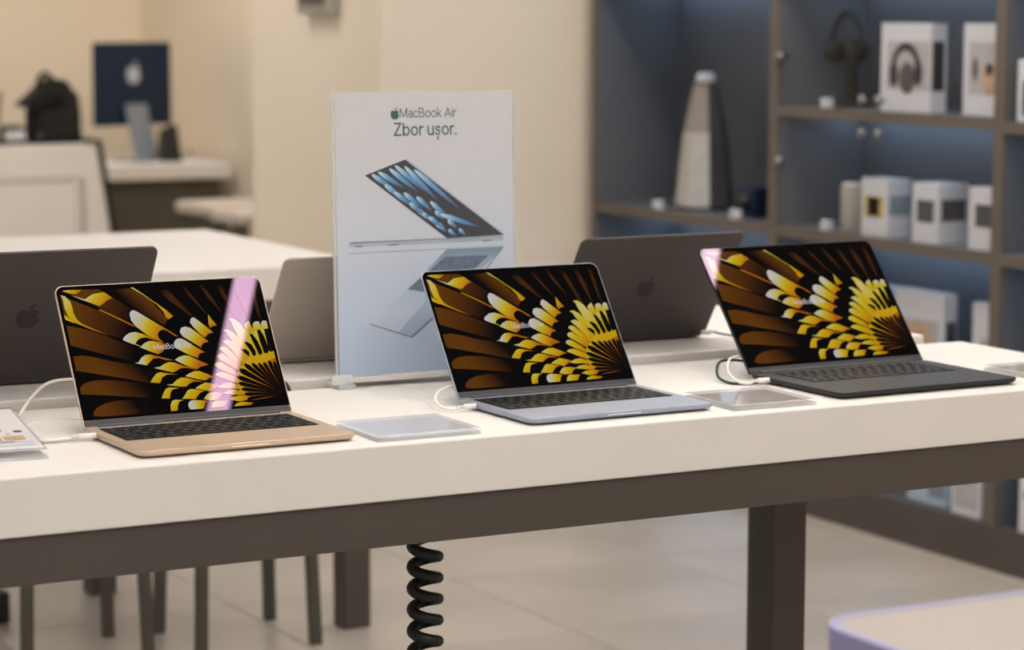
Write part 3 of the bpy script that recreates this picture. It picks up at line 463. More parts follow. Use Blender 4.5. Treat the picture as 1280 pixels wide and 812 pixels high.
def laptop(label, metal, w, d, loc, rz, op, lit=True, group='open laptops on the display tables', size=1.0, logo=.042, emb='logo_dark'):
    t = thing('laptop', label, 'laptop', loc, rz, group)
    T = .0107; L = d-.004; hy = d-.006; hz = .011
    W_ = lambda nm, g_, m_, p_=None: obj(nm, g_, m_, p_ or t, world=False)
    R = lambda i, z: [(x, y, z) for x, y in rrect(i, w-i, i, d-.004-i, .0125, 6)]
    base = W_('base', G().layers([R(.006, .0022), R(.0025, .0032), R(.0008, .005), R(0, .0075), R(0, .0099), R(.0005, .0105), R(.0011, T)]), metal)
    W_('rubber_foot', G().lathe([(.006, 0), (.006, .0024)], 14, (.03, .03, 0)), M['feet'], base)
    for fx, fy in ((w-.03, .03), (.03, d-.035), (w-.03, d-.035)): W_('rubber_foot', G().lathe([(.006, 0), (.006, .0024)], 14, (fx, fy, 0)), M['feet'], base)
    for py, pl in ((d-.034, .009), (d-.051, .009)): W_('port', G().box(-.0003, .002, py-pl/2, py+pl/2, .0058, .0086, b=.0008), M['port'], base)
    kx0, kx1 = (w-.2755)/2, (w+.2755)/2; ky1 = d-.022; ky0 = ky1-.107
    W_('keyboard_tray', G().prism(rrect(kx0, kx1, ky0, ky1, .004, 3), T-.0008, T+.0001), M['key'], t)
    pitch = (kx1-kx0-.002)/14.5; rh = (ky1-ky0-.002)/6
    kms = {}; joined = G()
    for r, row in enumerate(ROWS):
        x = kx0+.001; yy = ky1-.001-rh*(r+1); sc = (kx1-kx0-.002)/sum(row)
        for kw in row:
            a = kw*sc-.0022; b_ = rh-.0022
            if lit:
                kk = (round(a, 4), round(b_, 4))
                if kk not in kms:
                    kg = G().layers([[(px, py, 0) for px, py in rrect(0, a, 0, b_, .0014, 2)], [(px, py, .0009) for px, py in rrect(.0003, a-.0003, .0003, b_-.0003, .0014, 2)]])
                    if kw < 3: kg.add([(a*.5-.001, b_*.5-.0014, .00095), (a*.5+.001, b_*.5-.0014, .00095), (a*.5+.001, b_*.5+.0014, .00095), (a*.5-.001, b_*.5+.0014, .00095)], [(0, 1, 2, 3)], 1)
                    kms[kk] = kg.mesh('key', [M['key'], M['legend']])
                o = bpy.data.objects.new('key', kms[kk]); COL.objects.link(o); o.parent = t; o.location = (x+.0011, yy+.0011, T+.0001)
            else: joined.box(x+.0011, x+.0011+a, yy+.0011, yy+.0011+b_, T+.0001, T+.001)
            x += kw*sc
    if not lit: o = W_('keys', joined, M['key']); o['kind'] = 'stuff'
    W_('trackpad', G().prism(rrect(w/2-.0635, w/2+.0635, .006, .006+.08, .004, 4), T-.0004, T+.00012), metal)
    W_('trackpad_groove', G().layers([[(x, y, T+.00006) for x, y in rrect(w/2-.0638, w/2+.0638, .0057, .0863, .0043, 4)], [(x, y, T+.00009) for x, y in rrect(w/2-.0638, w/2+.0638, .0057, .0863, .0043, 4)]]), M['port'])
    W_('thumb_notch', G().add([(w/2-.027, -.0004, .0066), (w/2+.027, -.0004, .0066), (w/2+.0262, .0024, .01095), (w/2-.0262, .0024, .01095)], [(0, 1, 2, 3)]), metal if metal == M['midnight'] else M['notch'])
    co, so = math.cos(op), math.sin(op)
    fr = lambda u, v, nn: (u, hy+v*co-nn*so, hz+v*so+nn*co)
    LR = lambda i, nn: [fr(x, y, nn) for x, y in rrect(i, w-i, i*.3, L-i, .0125, 6, (0, 1, 1, 0))]
    W_('lid', G().layers([LR(.003, -.0046), LR(.0008, -.0042), LR(0, -.003), LR(0, -.0006), LR(.0006, 0)]), metal)
    W_('display_glass', G().layers([[fr(x, y, nn) for x, y in rrect(.0016, w-.0016, .0098, L-.0016, .0112, 6, (0, 1, 1, 0))] for nn in (-.0004, .0003)]), M['bezel'])
    W_('hinge_cover', G().layers([[fr(x, y, nn) for x, y in rrect(.0016, w-.0016, .0006, .0096, .002, 2)] for nn in (-.0004, .0002)]), M['hinge'])
    W_('hinge', G().tube([(.02, hy-.0005, hz-.001), (w-.02, hy-.0005, hz-.001)], .0038, 10), M['hinge'])
    if lit:
        me = wallpaper(w, L, lambda u, v, nn: (u, v, nn))
        o = obj('display_picture', me, None, t, world=False)
        o.location = fr(0, 0, 0); o.rotation_euler = (op, 0, 0)
        g = G(); vs, fs = TXT; g.add([fr(w*(.402+.184*x), L*.506+w*.184*y, .0013) for x, y in vs], fs); g.t = [0.0]*len(vs)
        W_('display_lettering', g, SM['text'])
    e = emblem(logo, .0003).xf(lambda x, y, z: fr(w/2-x, L*.5+y, -.0046-z))
    W_('emblem', e, M[emb])
    return t
LG = 'laptops with lit displays along the near edge'
laptop('champagne gold laptop with lit display, leftmost on the near table', M['gold'], .304, .215, (.0264, .0453, 0), .0100, 1.0142, group=LG)
laptop('silver blue laptop with lit display, between the two price card holders', M['silver'], .304, .215, (.5889, .0440, 0), .0154, .9608, group=LG)
laptop('black laptop with lit display, largest and rightmost on the near table', M['midnight'], .340, .2376, (1.1068, .0423, 0), .0210, .8870, group=LG)
def rear(label, metal, w, d, x, y, th, op, logo=.042, emb='logo_dark'):
    a = PI+th; hy = d-.006; c, s = math.cos(a), math.sin(a)
    return laptop(label, metal, w, d, (x-(c*w-s*hy), y-(s*w+c*hy), .012), a, op, lit=False, group='laptops turned away on the rear table', logo=logo, emb=emb)
rear('charcoal laptop turned away, behind the gold laptop at the left edge', M['space'], .3557, .2481, -.117, .672, -.024, .972, .047)
rear('warm silver laptop turned away, half hidden by the poster', M['silver_grey'], .3126, .2212, .460, .699, -.063, .910)
rear('charcoal laptop turned away, between the silver and the black laptop', M['space'], .3126, .2212, .962, .670, .002, .987)
# ------------------------------------------------------------------ poster stand
SW, SH = .2990, .4260
sx, sy_, sth, sle = .511, .499, -.013, .033
t = thing('poster_stand', 'clear acrylic stand with the white laptop poster, at the back of the near table', 'sign', (sx, sy_, 0), sth)
cl, sl = math.cos(sle), math.sin(sle); zo = .0165
def fs_(u, v, n=0): return (u*SW, v*SH*sl-n*cl, zo+v*SH*cl+n*sl)
W2 = lambda nm, g_, m_, p_=None: obj(nm, g_, m_, p_ or t, world=False)
def plate(u0, u1, v0, v1, n0, n1): return G().layers([[fs_(u, v, n0) for u, v in ((u0, v0), (u1, v0), (u1, v1), (u0, v1))][::-1], [fs_(u, v, n1) for u, v in ((u0, v0), (u1, v0), (u1, v1), (u0, v1))][::-1]])
pp = G(); pp.add([fs_(0, 0, .0009), fs_(1, 0, .0009), fs_(1, 1, .0009), fs_(0, 1, .0009), fs_(0, 0, 0), fs_(1, 0, 0), fs_(1, 1, 0), fs_(0, 1, 0)], [(0, 1, 2, 3), (7, 6, 5, 4), (0, 4, 5, 1), (1, 5, 6, 2), (2, 6, 7, 3), (3, 7, 4, 0)]); pp.t = [0, 0, 1, 1]*2
poster = W2('poster', pp, M['poster'])
def pr(nm, polys, m, n=.0011, tt=None):
    g = G()
    if tt is not None: g.t = []
    for k, p in enumerate(polys):
        if sum(p[i-1][0]*p[i][1]-p[i][0]*p[i-1][1] for i in range(len(p))) < 0: p = p[::-1]
        g.add([fs_(u, v, n+k*1e-5) for u, v in p], [tuple(range(len(p)))])
        if tt is not None: g.t += [tt(u, v) for u, v in p] if not isinstance(tt, list) else [((u-tt[k][0][0])*(tt[k][1][0]-tt[k][0][0])+(v-tt[k][0][1])*(tt[k][1][1]-tt[k][0][1]))/((tt[k][1][0]-tt[k][0][0])**2+(tt[k][1][1]-tt[k][0][1])**2) for u, v in p]
    return W2(nm, g, m, poster)
pr('printed_laptop_deck', [POSTER['deck']], M['pr_deck'], .00105, lambda u, v: (.43-v)/.26)
pr('printed_palm_rest', [POSTER['palm']], M['pr_palm'], .0011)
pr('printed_keyboard', [POSTER['keys']], M['pr_slate'], .0012)
pr('printed_deck_edge', [POSTER['edge'], [(.9375, .4366), (.945, .4366), (.82, .338), (.812, .338)]], M['pr_edge'], .0012)
pr('printed_laptop_body', [POSTER['bar']], M['pr_steel'], .0012)
pr('printed_reflected_edge', [POSTER['bar2']], M['pr_green'], .0012)
pr('printed_body_shadow', [[(.10, .456), (.14, .4565), (.14, .461), (.10, .461)], [(.28, .4565), (.34, .457), (.34, .462), (.28, .462)], [(.82, .4575), (.87, .458), (.87, .463), (.82, .463)], [(.0711, .4700), (.9383, .4735), (.9383, .4751), (.0711, .4751)]], M['pr_edge'], .0013)
pr('printed_lid_edge', [[(.3838, .7614), (.943, .4785), (.955, .478), (.392, .7644)]], M['pr_steel'], .0012)
pr('printed_display', [POSTER['screen']], M['pr_black'], .0013)
pets = []; axs = []
for (a, b) in PETALS:
    k_ = .02-(a[1]-(.7091-.514*(a[0]-.1596)))
    if k_ > 0: a = (a[0]+k_*2.2, a[1]); b = (b[0]+k_*2.2, b[1])
    dx, dy = (b[0]-a[0])*SW, (b[1]-a[1])*SH; l = math.hypot(dx, dy); wd_ = min(.0040, l*.2); nx, ny = -dy/l*wd_, dx/l*wd_
    P_ = lambda s, k: (a[0]+(dx*s+nx*k)/SW, a[1]+(dy*s+ny*k)/SH)
    pets.append([P_(0, .15), P_(.06, .6), P_(.25, .95), P_(.6, .75), P_(1, .1), P_(1, -.1), P_(.6, -.75), P_(.25, -.9), P_(.06, -.55), P_(0, -.15)]); axs.append((a, b))
pr('printed_blue_petals', pets, M['pr_petal'], .0014, axs)
vs, fcs = textmesh('MacBook Air', .105)
W2('lettering_product', G().add([fs_(.3586+.3218*x, .9114+.3218*SW/SH*y, .0012) for x, y in vs], fcs), M['ink_teal'], poster)
vs, fcs = textmesh('Zbor usor.', .14)
g = G().add([fs_(.3234+.3557*x, .8485+.3557*SW/SH*y, .0012) for x, y in vs], fcs)
W2('lettering_slogan', g, M['ink_teal'], poster)
W2('emblem', G().add([fs_(.332+x*.030/SW*.6, .9232+(y-.45)*.030/SH*.62, .0012) for x, y in APPLE+LEAF], [tuple(range(len(APPLE)))[::-1], tuple(range(len(APPLE), len(APPLE)+len(LEAF)))]), M['ink_teal'], poster)
W2('front_pane', plate(-.012, 1.012, 0, 1.006, .0022, .0042), clear('thin poster pane', (235, 238, 242), .02))
W2('back_pane', plate(-.012, 1.012, 0, 1.006, -.0032, -.0012), M['acrylic'])
W2('side_edge', plate(-.017, -.012, 0, 1.006, -.0032, .0042), M['acrylic_edge']); W2('side_edge', plate(1.012, 1.017, 0, 1.006, -.0032, .0042), M['acrylic_edge'])
W2('base_bar', G().box(-.006, SW+.006, -.013, .013, .0075, .0155, b=.001), M['white_top'])
for fx in (-.012, SW-.016): W2('foot', G().box(fx, fx+.028, -.026, .022, 0, .0072, b=.0008), M['acrylic_edge'])
W2('corner_clip', G().box(-.018, .012, -.019, -.0135, .0075, .022), M['acrylic_edge'])

# ------------------------------------------------------------------ price card holders
def card_holder(label, x0, x1, y0, y1, rz, pale):
    w, d = x1-x0, y1-y0; c = (x0+w/2, y0+d/2)
    t = thing('price_card_holder', label, 'card holder', (c[0], c[1], 0), rz, 'acrylic price card holders')
    obj('base_plate', G().box(-w/2, w/2, -d/2, d/2, 0, .0042, b=.0006), M['acrylic_edge'], t, False)
    obj('price_card', G().box(-w/2+.003, w/2-.004, -d/2+.003, d/2-.003, .0043, .005), M['card_painted_sheen'] if pale else M['card'], t, False)
    obj('cover_plate', G().box(-w/2, w/2, -d/2, d/2, .0051, .0092, b=.0006), M['acrylic'], t, False)
card_holder('clear card holder with reflection painted pale on its card, between the gold and the silver laptop', .350, .502, .024, .161, -.01, True)
card_holder('clear card holder with grey card, between the silver and the black laptop', .913, 1.054, .027, .164, -.03, False)
card_holder('clear card holder with grey card, at the right end past the black laptop', 1.496, 1.644, .055, .195, 0, False)
# brochure stand at the left edge
t = thing('brochure_stand', 'tilted clear stand with colour printed sheet at the left edge of the table', 'brochure', (-.073, .119, 0), -.1)
H_ = lambda u, v, n=0: (u-.148, v*.998-n*.11, .0115+v*.088+n)
def sheet(nm, u0, u1, v0, v1, n0, n1, m, p=None):
    q = ((u0, v0), (u1, v0), (u1, v1), (u0, v1))
    return obj(nm, G().layers([[H_(a, b, n0) for a, b in q], [H_(a, b, n1) for a, b in q]]), m, p or t, False)
obj('base_plate', G().box(-.15, .002, -.012, .21, 0, .003, b=.0006), M['acrylic_edge'], t, False)
obj('front_fold', G().box(-.15, .002, -.012, -.009, .003, .0135), M['acrylic'], t, False)
obj('rear_prop', G().box(-.15, .002, .2, .203, .003, .027), M['acrylic'], t, False)
sheet('back_plate', 0, .15, 0, .215, -.0012, .0008, M['acrylic_edge'])
pg = sheet('printed_sheet', .003, .147, .004, .212, .0010, .0014, M['paper'])
for a, b, c_, d_, mk in ((.05, .112, .094, .104, 'violet_ink'), (.06, .100, .112, .114, 'grey_ink'), (.126, .137, .085, .096, 'dark_ink'), (.094, .099, .078, .083, 'dark_ink'), (.114, .119, .076, .081, 'red_ink'), (.04, .092, .078, .082, 'grey_ink'), (.05, .078, .048, .064, 'dark_ink'),
                        (.082, .104, .046, .066, 'tan_ink'), (.107, .134, .046, .068, 'tan_ink'), (.05, .14, .030, .038, 'pale_ink'), (.098, .118, .034, .043, 'grey_ink'), (.04, .14, .018, .021, 'grey_ink'), (.03, .08, .13, .134, 'grey_ink'), (.03, .07, .142, .145, 'grey_ink')):
    sheet('printed_block', a, b, c_, d_, .0014, .00148, M[mk], pg)
sheet('cover_plate', 0, .15, 0, .215, .0022, .0034, clear('brochure cover', (240, 242, 244), .03))

# ------------------------------------------------------------------ cables
def cable(label, pts, r, m, plug=None, pm='cable', name='charging_cable'):
    P = smoothpath(pts); c = P[0]
    t = thing(name, label, 'cable', tuple(c), 0)
    obj('cord', G().tube(P, r, 8), M[m], t)
    if plug:
        a, b = Vector(plug[0]), Vector(plug[1]); d = (b-a).normalized()
        obj('plug', G().tube([a, a+d*.001, b-d*.001, b], [.0034, .0042, .0042, .0036], 12), M[pm], t)
        obj('strain_relief', G().tube([a-d*.012, a], [.0019, .0028], 10), M['box_white'] if pm == 'cable' else M[pm], t)
    return t
cable('white charging cable looping beside the gold laptop', [(-.003, .2130, .0065), (-.03, .215, .0045), (-.062, .24, .0035), (-.075, .30, .003), (-.045, .365, .0035), (-.016, .41, .008), (.012, .445, .024), (.030, .432, .046), (.042, .385, .058), (.075, .345, .060), (.13, .325, .045), (.19, .315, .012), (.24, .31, .003)], .0021, 'cable', ((.002, .2115, .0072), (.0255, .2085, .0072)))
cable('second white strand lying beside the gold laptop', [(.02, .222, .003), (-.02, .222, .0025), (-.06, .228, .0025), (-.11, .25, .0025), (-.17, .30, .0025)], .0019, 'cable')
cable('thin pale security wire behind the gold laptop', [(-.03, .225, .002), (-.04, .285, .010), (-.025, .315, .013), (.02, .325, .014), (.08, .32, .004)], .0008, 'cable', name='security_wire')
cable('dark green cable dropping between the tables beside the gold laptop', [(.412, .690, .0165), (.408, .61, .018), (.418, .545, .016), (.436, .520, .004), (.440, .516, -.05)], .0027, 'cable_dark')
cable('white charging cable looping beside the silver laptop', [(.562, .2045, .0062), (.552, .208, .004), (.545, .228, .006), (.548, .252, .013), (.566, .272, .022), (.60, .278, .024), (.65, .268, .004)], .0019, 'cable', ((.570, .2045, .0072), (.5895, .2025, .0072)))
cable('thin pale security wire looping behind the silver laptop', [(.558, .199, .002), (.540, .212, .002), (.532, .235, .007), (.545, .262, .012), (.59, .272, .010)], .0008, 'cable', name='security_wire')
cable('white charging cable looping beside the black laptop', [(1.077, .2255, .0062), (1.068, .229, .004), (1.060, .246, .006), (1.063, .275, .018), (1.085, .300, .033), (1.12, .305, .03), (1.17, .295, .004)], .0020, 'cable', ((1.085, .2255, .0072), (1.106, .2235, .0072)))
cable('dark green cable looping beside the black laptop', [(1.10, .236, .0026), (1.068, .238, .0026), (1.052, .255, .0026), (1.053, .288, .009), (1.078, .318, .026), (1.13, .325, .022), (1.19, .315, .004)], .0022, 'cable_dark')
cable('dark green cable plugged into the rear charcoal laptop', [(1.279, .652, .024), (1.305, .652, .018), (1.33, .625, .0155), (1.38, .63, .0145), (1.45, .66, .0145), (1.52, .75, .0145)], .0018, 'cable_dark', ((1.277, .652, .024), (1.259, .653, .024)))
pts = [(.493+.0185*math.cos(2*PI*k/20), .175+.0185*math.sin(2*PI*k/20), -.137-.0304*k/20) for k in range(0, 20*22)]
t = thing('coiled_cord', 'thick black coiled cord hanging under the near table', 'cable', (.493, .175, FZ), 0)
obj('coil', G().tube(pts, .0082, 10), M['coil'], t)
obj('upper_lead', G().tube(smoothpath([(.493, .16, -.09), (.503, .165, -.12), (.511, .172, -.134), pts[0]]), .0075, 10), M['coil'], t)
obj('lower_lead', G().tube(smoothpath([pts[-1], (.53, .19, -.82), (.56, .22, -.843), (.70, .3, -.843)]), .0065, 10), M['coil'], t)

# ------------------------------------------------------------------ stools
def stool(label, cx, cy_, group='stools with pale seats'):
    t = thing('bar_stool', label, 'stool', (cx, cy_, FZ), 0, group)
    h = .68
    obj('seat', G().layers([[(x, y, z) for x, y in rrect(-.155+i, .155-i, -.155+i, .155-i, .05, 5)] for i, z in ((.008, h-.045), (0, h-.035), (0, h-.012), (.008, h-.002), (.03, h))]), M['seat'], t, False)
    for a in (-1, 1):
        for b in (-1, 1): obj('leg', G().layers([[(a*.138+p*.012, b*.132+q*.012, 0) for p, q in ((-1,-1),(1,-1),(1,1),(-1,1))], [(a*.118+p*.012, b*.112+q*.012, h-.045) for p, q in ((-1,-1),(1,-1),(1,1),(-1,1))]]), M['stool_leg'], t, False)
    k = .21/h; ex, ey = .138-.02*.36, .132-.02*.36
    g = G().box(-ex, ex, -ey-.007, -ey+.007, .24, .254).box(-ex, ex, ey-.007, ey+.007, .24, .254).box(-ex-.007, -ex+.007, -ey, ey, .24, .254).box(ex-.007, ex+.007, -ey, ey, .24, .254)
    return t
s0 = stool('stool with thin dark legs under the middle table, right one beside its thick leg', 1.075, 2.30)
dup(s0, (.685, 2.32, FZ), .0, 'stool with thin dark legs under the middle table, at the left edge')
dup(s0, (2.70, 6.36, FZ), .1, 'pale stool by the dark desk panel, farther of the pair in front of it')
dup(s0, (2.66, 5.90, FZ), .05, 'pale stool cut off by the beige column, nearer of the pair before the desk')

# ------------------------------------------------------------------ wall cabinets
XF, XB = 3.06, 3.372
CT = 1.35
def cabinet(label, y0, y1, shelves, doors):
    t = thing('display_cabinet', label, 'cabinet', ((XF+XB)/2, (y0+y1)/2, FZ), 0, 'wall cabinets')
    P = lambda nm, g_, m_, p_=None: obj(nm, g_, m_, p_ or t)
    P('base_panel', G().box(XF-.004, XB, y0, y1, FZ, -.735), M['apron'])
    P('back_panel', G().box(XB, XB+.015, y0, y1, -.735, CT), M['cab_inner'])
    for a, b in ((y0, y0+.02), (y1-.02, y1)):
        P('side_panel', G().box(XF+.012, XB, a, b, -.735, CT), M['cab_inner']); P('front_stile', G().box(XF, XF+.012, a, b, -.735, CT), M['cab_frame'])
    P('top_panel', G().box(XF, XB, y0, y1, CT, CT+.02), M['cab_frame'])
    for z in shelves:
        P('shelf', G().box(XF+.012, XB, y0+.02, y1-.02, z-.03, z), M['cab_inner']); P('shelf_edge', G().box(XF, XF+.012, y0+.02, y1-.02, z-.03, z), M['cab_frame'])
    for z in list(shelves)+[CT+.03]:
        P('shelf_lamp', G().box(XB-.075, XB-.06, y0+.04, y1-.04, z-.037, z-.03), M['led'])
    for (z0, z1, kz) in doors:
        ym = (y0+y1)/2
        for a, b, ky, hy_ in ((y0+.021, ym-.0015, ym-.030, y0+.03), (ym+.0015, y1-.021, ym+.042, y1-.05)):
            d = P('glass_door', G().box(XF-.008, XF-.003, a, b, z0, z1), M['glass'])
            P('knob', G().lathe([(.0, -.0), (.007, 0), (.006, .010), (.013, .014), (.0135, .022), (.009, .026), (0, .0265)], 16).xf(lambda x, y, z, ky=ky, kz=kz: (XF-.008-z, ky+x, kz+y)), M['steel'], d)
            if a > ym:
                hz_ = z0+.135 if z0 > 0 else z0+.180
                P('hinge', G().lathe([(0, 0), (.014, 0), (.014, .010), (.010, .016), (0, .017)], 16).xf(lambda x, y, z, h=hy_, hz_=hz_: (XF-.008-z, h+x, hz_+y)).box(XF-.01, XF+.008, hy_-.012, hy_+.03, hz_-.012, hz_+.012), M['steel'], d)
    return t
cabinet('wall cabinet bay holding the tall cone speaker, next to the beige column', 3.077, 4.10, [-.037, -.53, .70], [])
cabinet('glass doored wall cabinet bay with headphones and white cartons', 2.077, 3.077, [.305, -.037, -.378, .70], [(.31, .665, .335), (-.032, .27, .245)])
cabinet('wall cabinet bay at the right edge, beyond the right post', 1.077, 2.077, [.298, -.037, -.378, .70], [])

def carton(label, x0, x1, y0, y1, z, h, wins, group='cartons in the wall cabinets', body='box_white', name='carton'):
    """wins: (face, a0, a1, b0, b1, material) in fractions of the face; face 'f' looks to the room (-X), 's' to -Y"""
    t = thing(name, label, 'box', ((x0+x1)/2, (y0+y1)/2, z), 0, group)
    obj('body', G().box(x0, x1, y0, y1, z, z+h, b=.0015), M[body], t)
    for w in wins:
        f, a0, a1, b0, b1, m = w[:6]
        if f == 'f':  # a runs from the left of the face as seen, i.e. from y1 down to y0
            g = G().box(x0-.0012, x0, y1-(y1-y0)*a1, y1-(y1-y0)*a0, z+h*b0, z+h*b1)
        else: g = G().box(x0+(x1-x0)*a0, x0+(x1-x0)*a1, y0-.0012, y0, z+h*b0, z+h*b1)
        obj(w[6] if len(w) > 6 else 'printed_picture', g, M[m], t)
    return t
def blob(t, x, pts, m, name='printed_shape'):
    g = G(); n_ = len(pts); g.add([(x, y, z) for y, z in pts], [tuple(range(n_))]); obj(name, g, M[m], t)
def ell(cy_, cz_, ry, rz, n=20, a0=0, a1=2*PI): return [(cy_+ry*math.cos(a0+(a1-a0)*k/n), cz_+rz*math.sin(a0+(a1-a0)*k/n)) for k in range(n)]
def arc(cy_, cz_, r0, r1, a0, a1, n=16):
    o_ = [(cy_+r1*math.cos(a0+(a1-a0)*k/n), cz_+r1*math.sin(a0+(a1-a0)*k/n)*1.05) for k in range(n+1)]
    return o_+[(cy_+r0*math.cos(a0+(a1-a0)*k/n), cz_+r0*math.sin(a0+(a1-a0)*k/n)*1.05) for k in range(n, -1, -1)]
# upper shelf
t = carton('large white carton showing black headphones, on the top shelf', 3.095, 3.150, 2.402, 2.618, .3052, .236, [('f', .13, .98, .25, .80, 'pic_grey'), ('s', .1, .8, .25, .80, 'pic_black')])
blob(t, 3.0932, arc(2.508, .425, .042, .062, -.3, PI+.3), 'pic_black'); blob(t, 3.0930, ell(2.558, .405, .020, .034), 'pic_black'); blob(t, 3.0930, ell(2.500, .396, .034, .042), 'pic_dark'); blob(t, 3.0928, ell(2.452, .41, .018, .034), 'pic_black')
t = carton('white carton showing tan earphones, on the top shelf against the right post', 3.10, 3.16, 2.10, 2.272, .3052, .236, [('f', .14, 1, .24, .80, 'pic_grey')])
blob(t, 3.0982, ell(2.165, .40, .032, .042), 'pic_tan'); blob(t, 3.0980, ell(2.165, .425, .016, .016), 'pic_black'); blob(t, 3.0982, ell(2.222, .425, .010, .03), 'pic_dark')
# headphones on a stand
t = thing('headphones', 'black over-ear headphones on a dark stand, on the top shelf', 'headphones', (3.2, 2.925, .305))
hy0, hz0 = 2.905, .485
obj('headband', G().tube([(3.19, hy0+.066*math.cos(a), hz0+.082*math.sin(a)) for a in [PI*(-.05)+PI*1.1*k/24 for k in range(25)]], .0085, 10), M['pic_black'], t)
for s_ in (-1, 1): obj('ear_cup', G().lathe([(0, -.018), (.030, -.016), (.037, -.006), (.037, .008), (.030, .018), (0, .019)], 20).xf(lambda x, y, z, s_=s_: (3.19+x, hy0+s_*.050+z, hz0-.022+y)), M['black_plastic'], t)
t = thing('headphone_stand', 'dark stand holding the headphones on the top shelf', 'stand', (3.2, hy0, .305))
obj('stand_base', G().box(3.13, 3.26, hy0-.06, hy0+.06, .3052, .317, b=.003), M['black_plastic'], t); obj('stand_post', G().box(3.2, 3.215, hy0-.02, hy0+.02, .317, .475), M['black_plastic'], t)
obj('stand_arm', G().box(3.17, 3.215, hy0-.022, hy0+.022, .475, .4845), M['black_plastic'], t)
def tagcube(label, x, y, z): tag(obj('price_cube', G().box(x-.013, x+.013, y-.0145, y+.0145, z, z+.028, b=.003), M['box_white']), label, 'price tag', 'white price cubes on the shelves')
tagcube('white price cube in front of the headphones', 3.09, 2.857, .3052); tagcube('white price cube beside the grey cylinder, middle shelf', 3.09, 2.848, -.0368)
tagcube('white price cube left of the cone speaker', 3.084, 3.735, -.0368); tagcube('white price cube right of the cone speaker', 3.085, 3.30, -.0368)
# middle shelf
t = thing('cylinder_speaker', 'grey fabric cylinder speaker on the middle shelf', 'speaker', (3.14, 2.79, -.0368))
obj('body', G().lathe([(0, 0), (.034, 0), (.036, .004), (.036, .126), (.034, .131)], 28, (3.14, 2.79, -.0368)), M['sensor'], t); obj('top_cap', G().lathe([(.034, .131), (.031, .135), (0, .136)], 28, (3.14, 2.79, -.0368)), M['box_white'], t)
B3 = 'trio of small cartons on the middle shelf'
carton('small white carton with yellow bordered window, leftmost on the middle shelf', 3.085, 3.165, 2.566, 2.680, -.0368, .158, [('f', .12, .88, .34, .70, 'pic_yellow'), ('f', .25, .72, .36, .68, 'pic_slate'), ('s', .12, .95, .38, .72, 'pic_slate')], B3)
carton('small white carton with dark window, centre of the middle shelf trio', 3.085, 3.185, 2.345, 2.455, -.0368, .158, [('f', .2, .85, .35, .72, 'pic_dark'), ('s', .12, .92, .38, .74, 'pic_dark')], B3)
carton('small white carton with grey window, right end of the middle shelf', 3.08, 3.16, 2.10, 2.212, -.0368, .160, [('f', .25, .95, .38, .74, 'pic_dark')], B3)
tag(obj('ornament', G().lathe([(0, 0), (.014, 0), (.016, .02), (.010, .045), (.012, .05), (0, .052)], 14, (3.13, 2.135, .1234)), M['pic_yellow']), 'small pale yellow item standing on the rightmost small carton', 'ornament')
# lower shelf
LB = 'cartons on the lower shelf'
carton('pale carton at the left of the lower shelf, mostly behind the black laptop', 3.11, 3.19, 2.58, 2.70, -.3778, .20, [('f', .1, .95, .05, .5, 'pic_slate')], LB, 'box_blue')
t = carton('wide white carton with brownish round picture on the lower shelf', 3.12, 3.165, 2.355, 2.565, -.3778, .205, [('f', .06, .92, .03, .64, 'pic_grey'), ('s', .2, .9, .03, .64, 'pic_dark')], LB)
blob(t, 3.1182, ell(2.46, -.30, .055, .048), 'pic_tan')
carton('white carton with grey triangular picture, right end of the lower shelf', 3.11, 3.17, 2.10, 2.222, -.3778, .200, [('f', .3, 1, .03, .55, 'pic_grey')], LB)
# bottom level
BB = 'cartons on the cabinet floor'
carton('pale blue carton on the cabinet floor, seen below the table edge', 3.10, 3.20, 2.30, 2.47, -.735, .2, [('f', .55, .98, .1, .95, 'pic_slate')], BB, 'box_blue')
carton('plain white carton on the cabinet floor beside the pale blue one', 3.08, 3.17, 2.135, 2.255, -.735, .22, [('f', .1, .9, .1, .5, 'pic_grey')], BB)
t = carton('white carton with black oval print on the cabinet floor, right of the post', 3.07, 3.17, 1.80, 1.972, -.735, .22, [], BB)
blob(t, 3.0686, ell(1.93, -.638, .022, .010), 'pic_black')
t = carton('white boxed tablet with black display picture at the top right edge', 3.08, 3.11, 1.86, 2.032, .2982, .155, [], 'cartons in the wall cabinets')
blob(t, 3.0786, [(y, z) for y, z in rrect(1.88, 2.010, .312, .402, .01, 4)], 'pic_black')
# cone speaker
t = thing('cone_speaker', 'tall tapering silver speaker with pale top on the left cabinet shelf', 'speaker', (3.21, 3.665, -.0368))
def ring(r, z, n=8, ph=PI/8, sq=1): return [(3.21+r*math.cos(ph+2*PI*k/n), 3.665+r*math.sin(ph+2*PI*k/n), -.0368+z) for k in range(n)]
obj('foot_plate', G().layers([ring(.082, .0), ring(.084, .012)]), M['speaker_dark'], t)
def facets(ra, za, rb, zb, ks):
    a, b = ring(ra, za), ring(rb, zb); g = G()
    for k in ks: g.add([a[k], a[(k+1) % 8], b[(k+1) % 8], b[k]], [(0, 1, 2, 3)])
    return g
DK, LT = (5, 6, 7), (0, 1, 2, 3, 4)  # DK facets get a darker colour that paints the speaker's shaded side
obj('lower_body', facets(.092, .012, .068, .238, LT), M['speaker_metal'], t); obj('lower_painted_shade', facets(.092, .012, .068, .238, DK), M['speaker_dark'], t)
obj('upper_body', facets(.068, .238, .037, .385, LT), M['speaker_mid'], t); obj('upper_painted_shade', facets(.068, .238, .037, .385, DK), M['speaker_dark'], t)
obj('collar', G().layers([ring(.034, .385), ring(.032, .395)]), M['speaker_dark'], t)
obj('top_cap', G().layers([ring(.030, .395), ring(.030, .412), ring(.022, .422)]), M['box_white'], t)
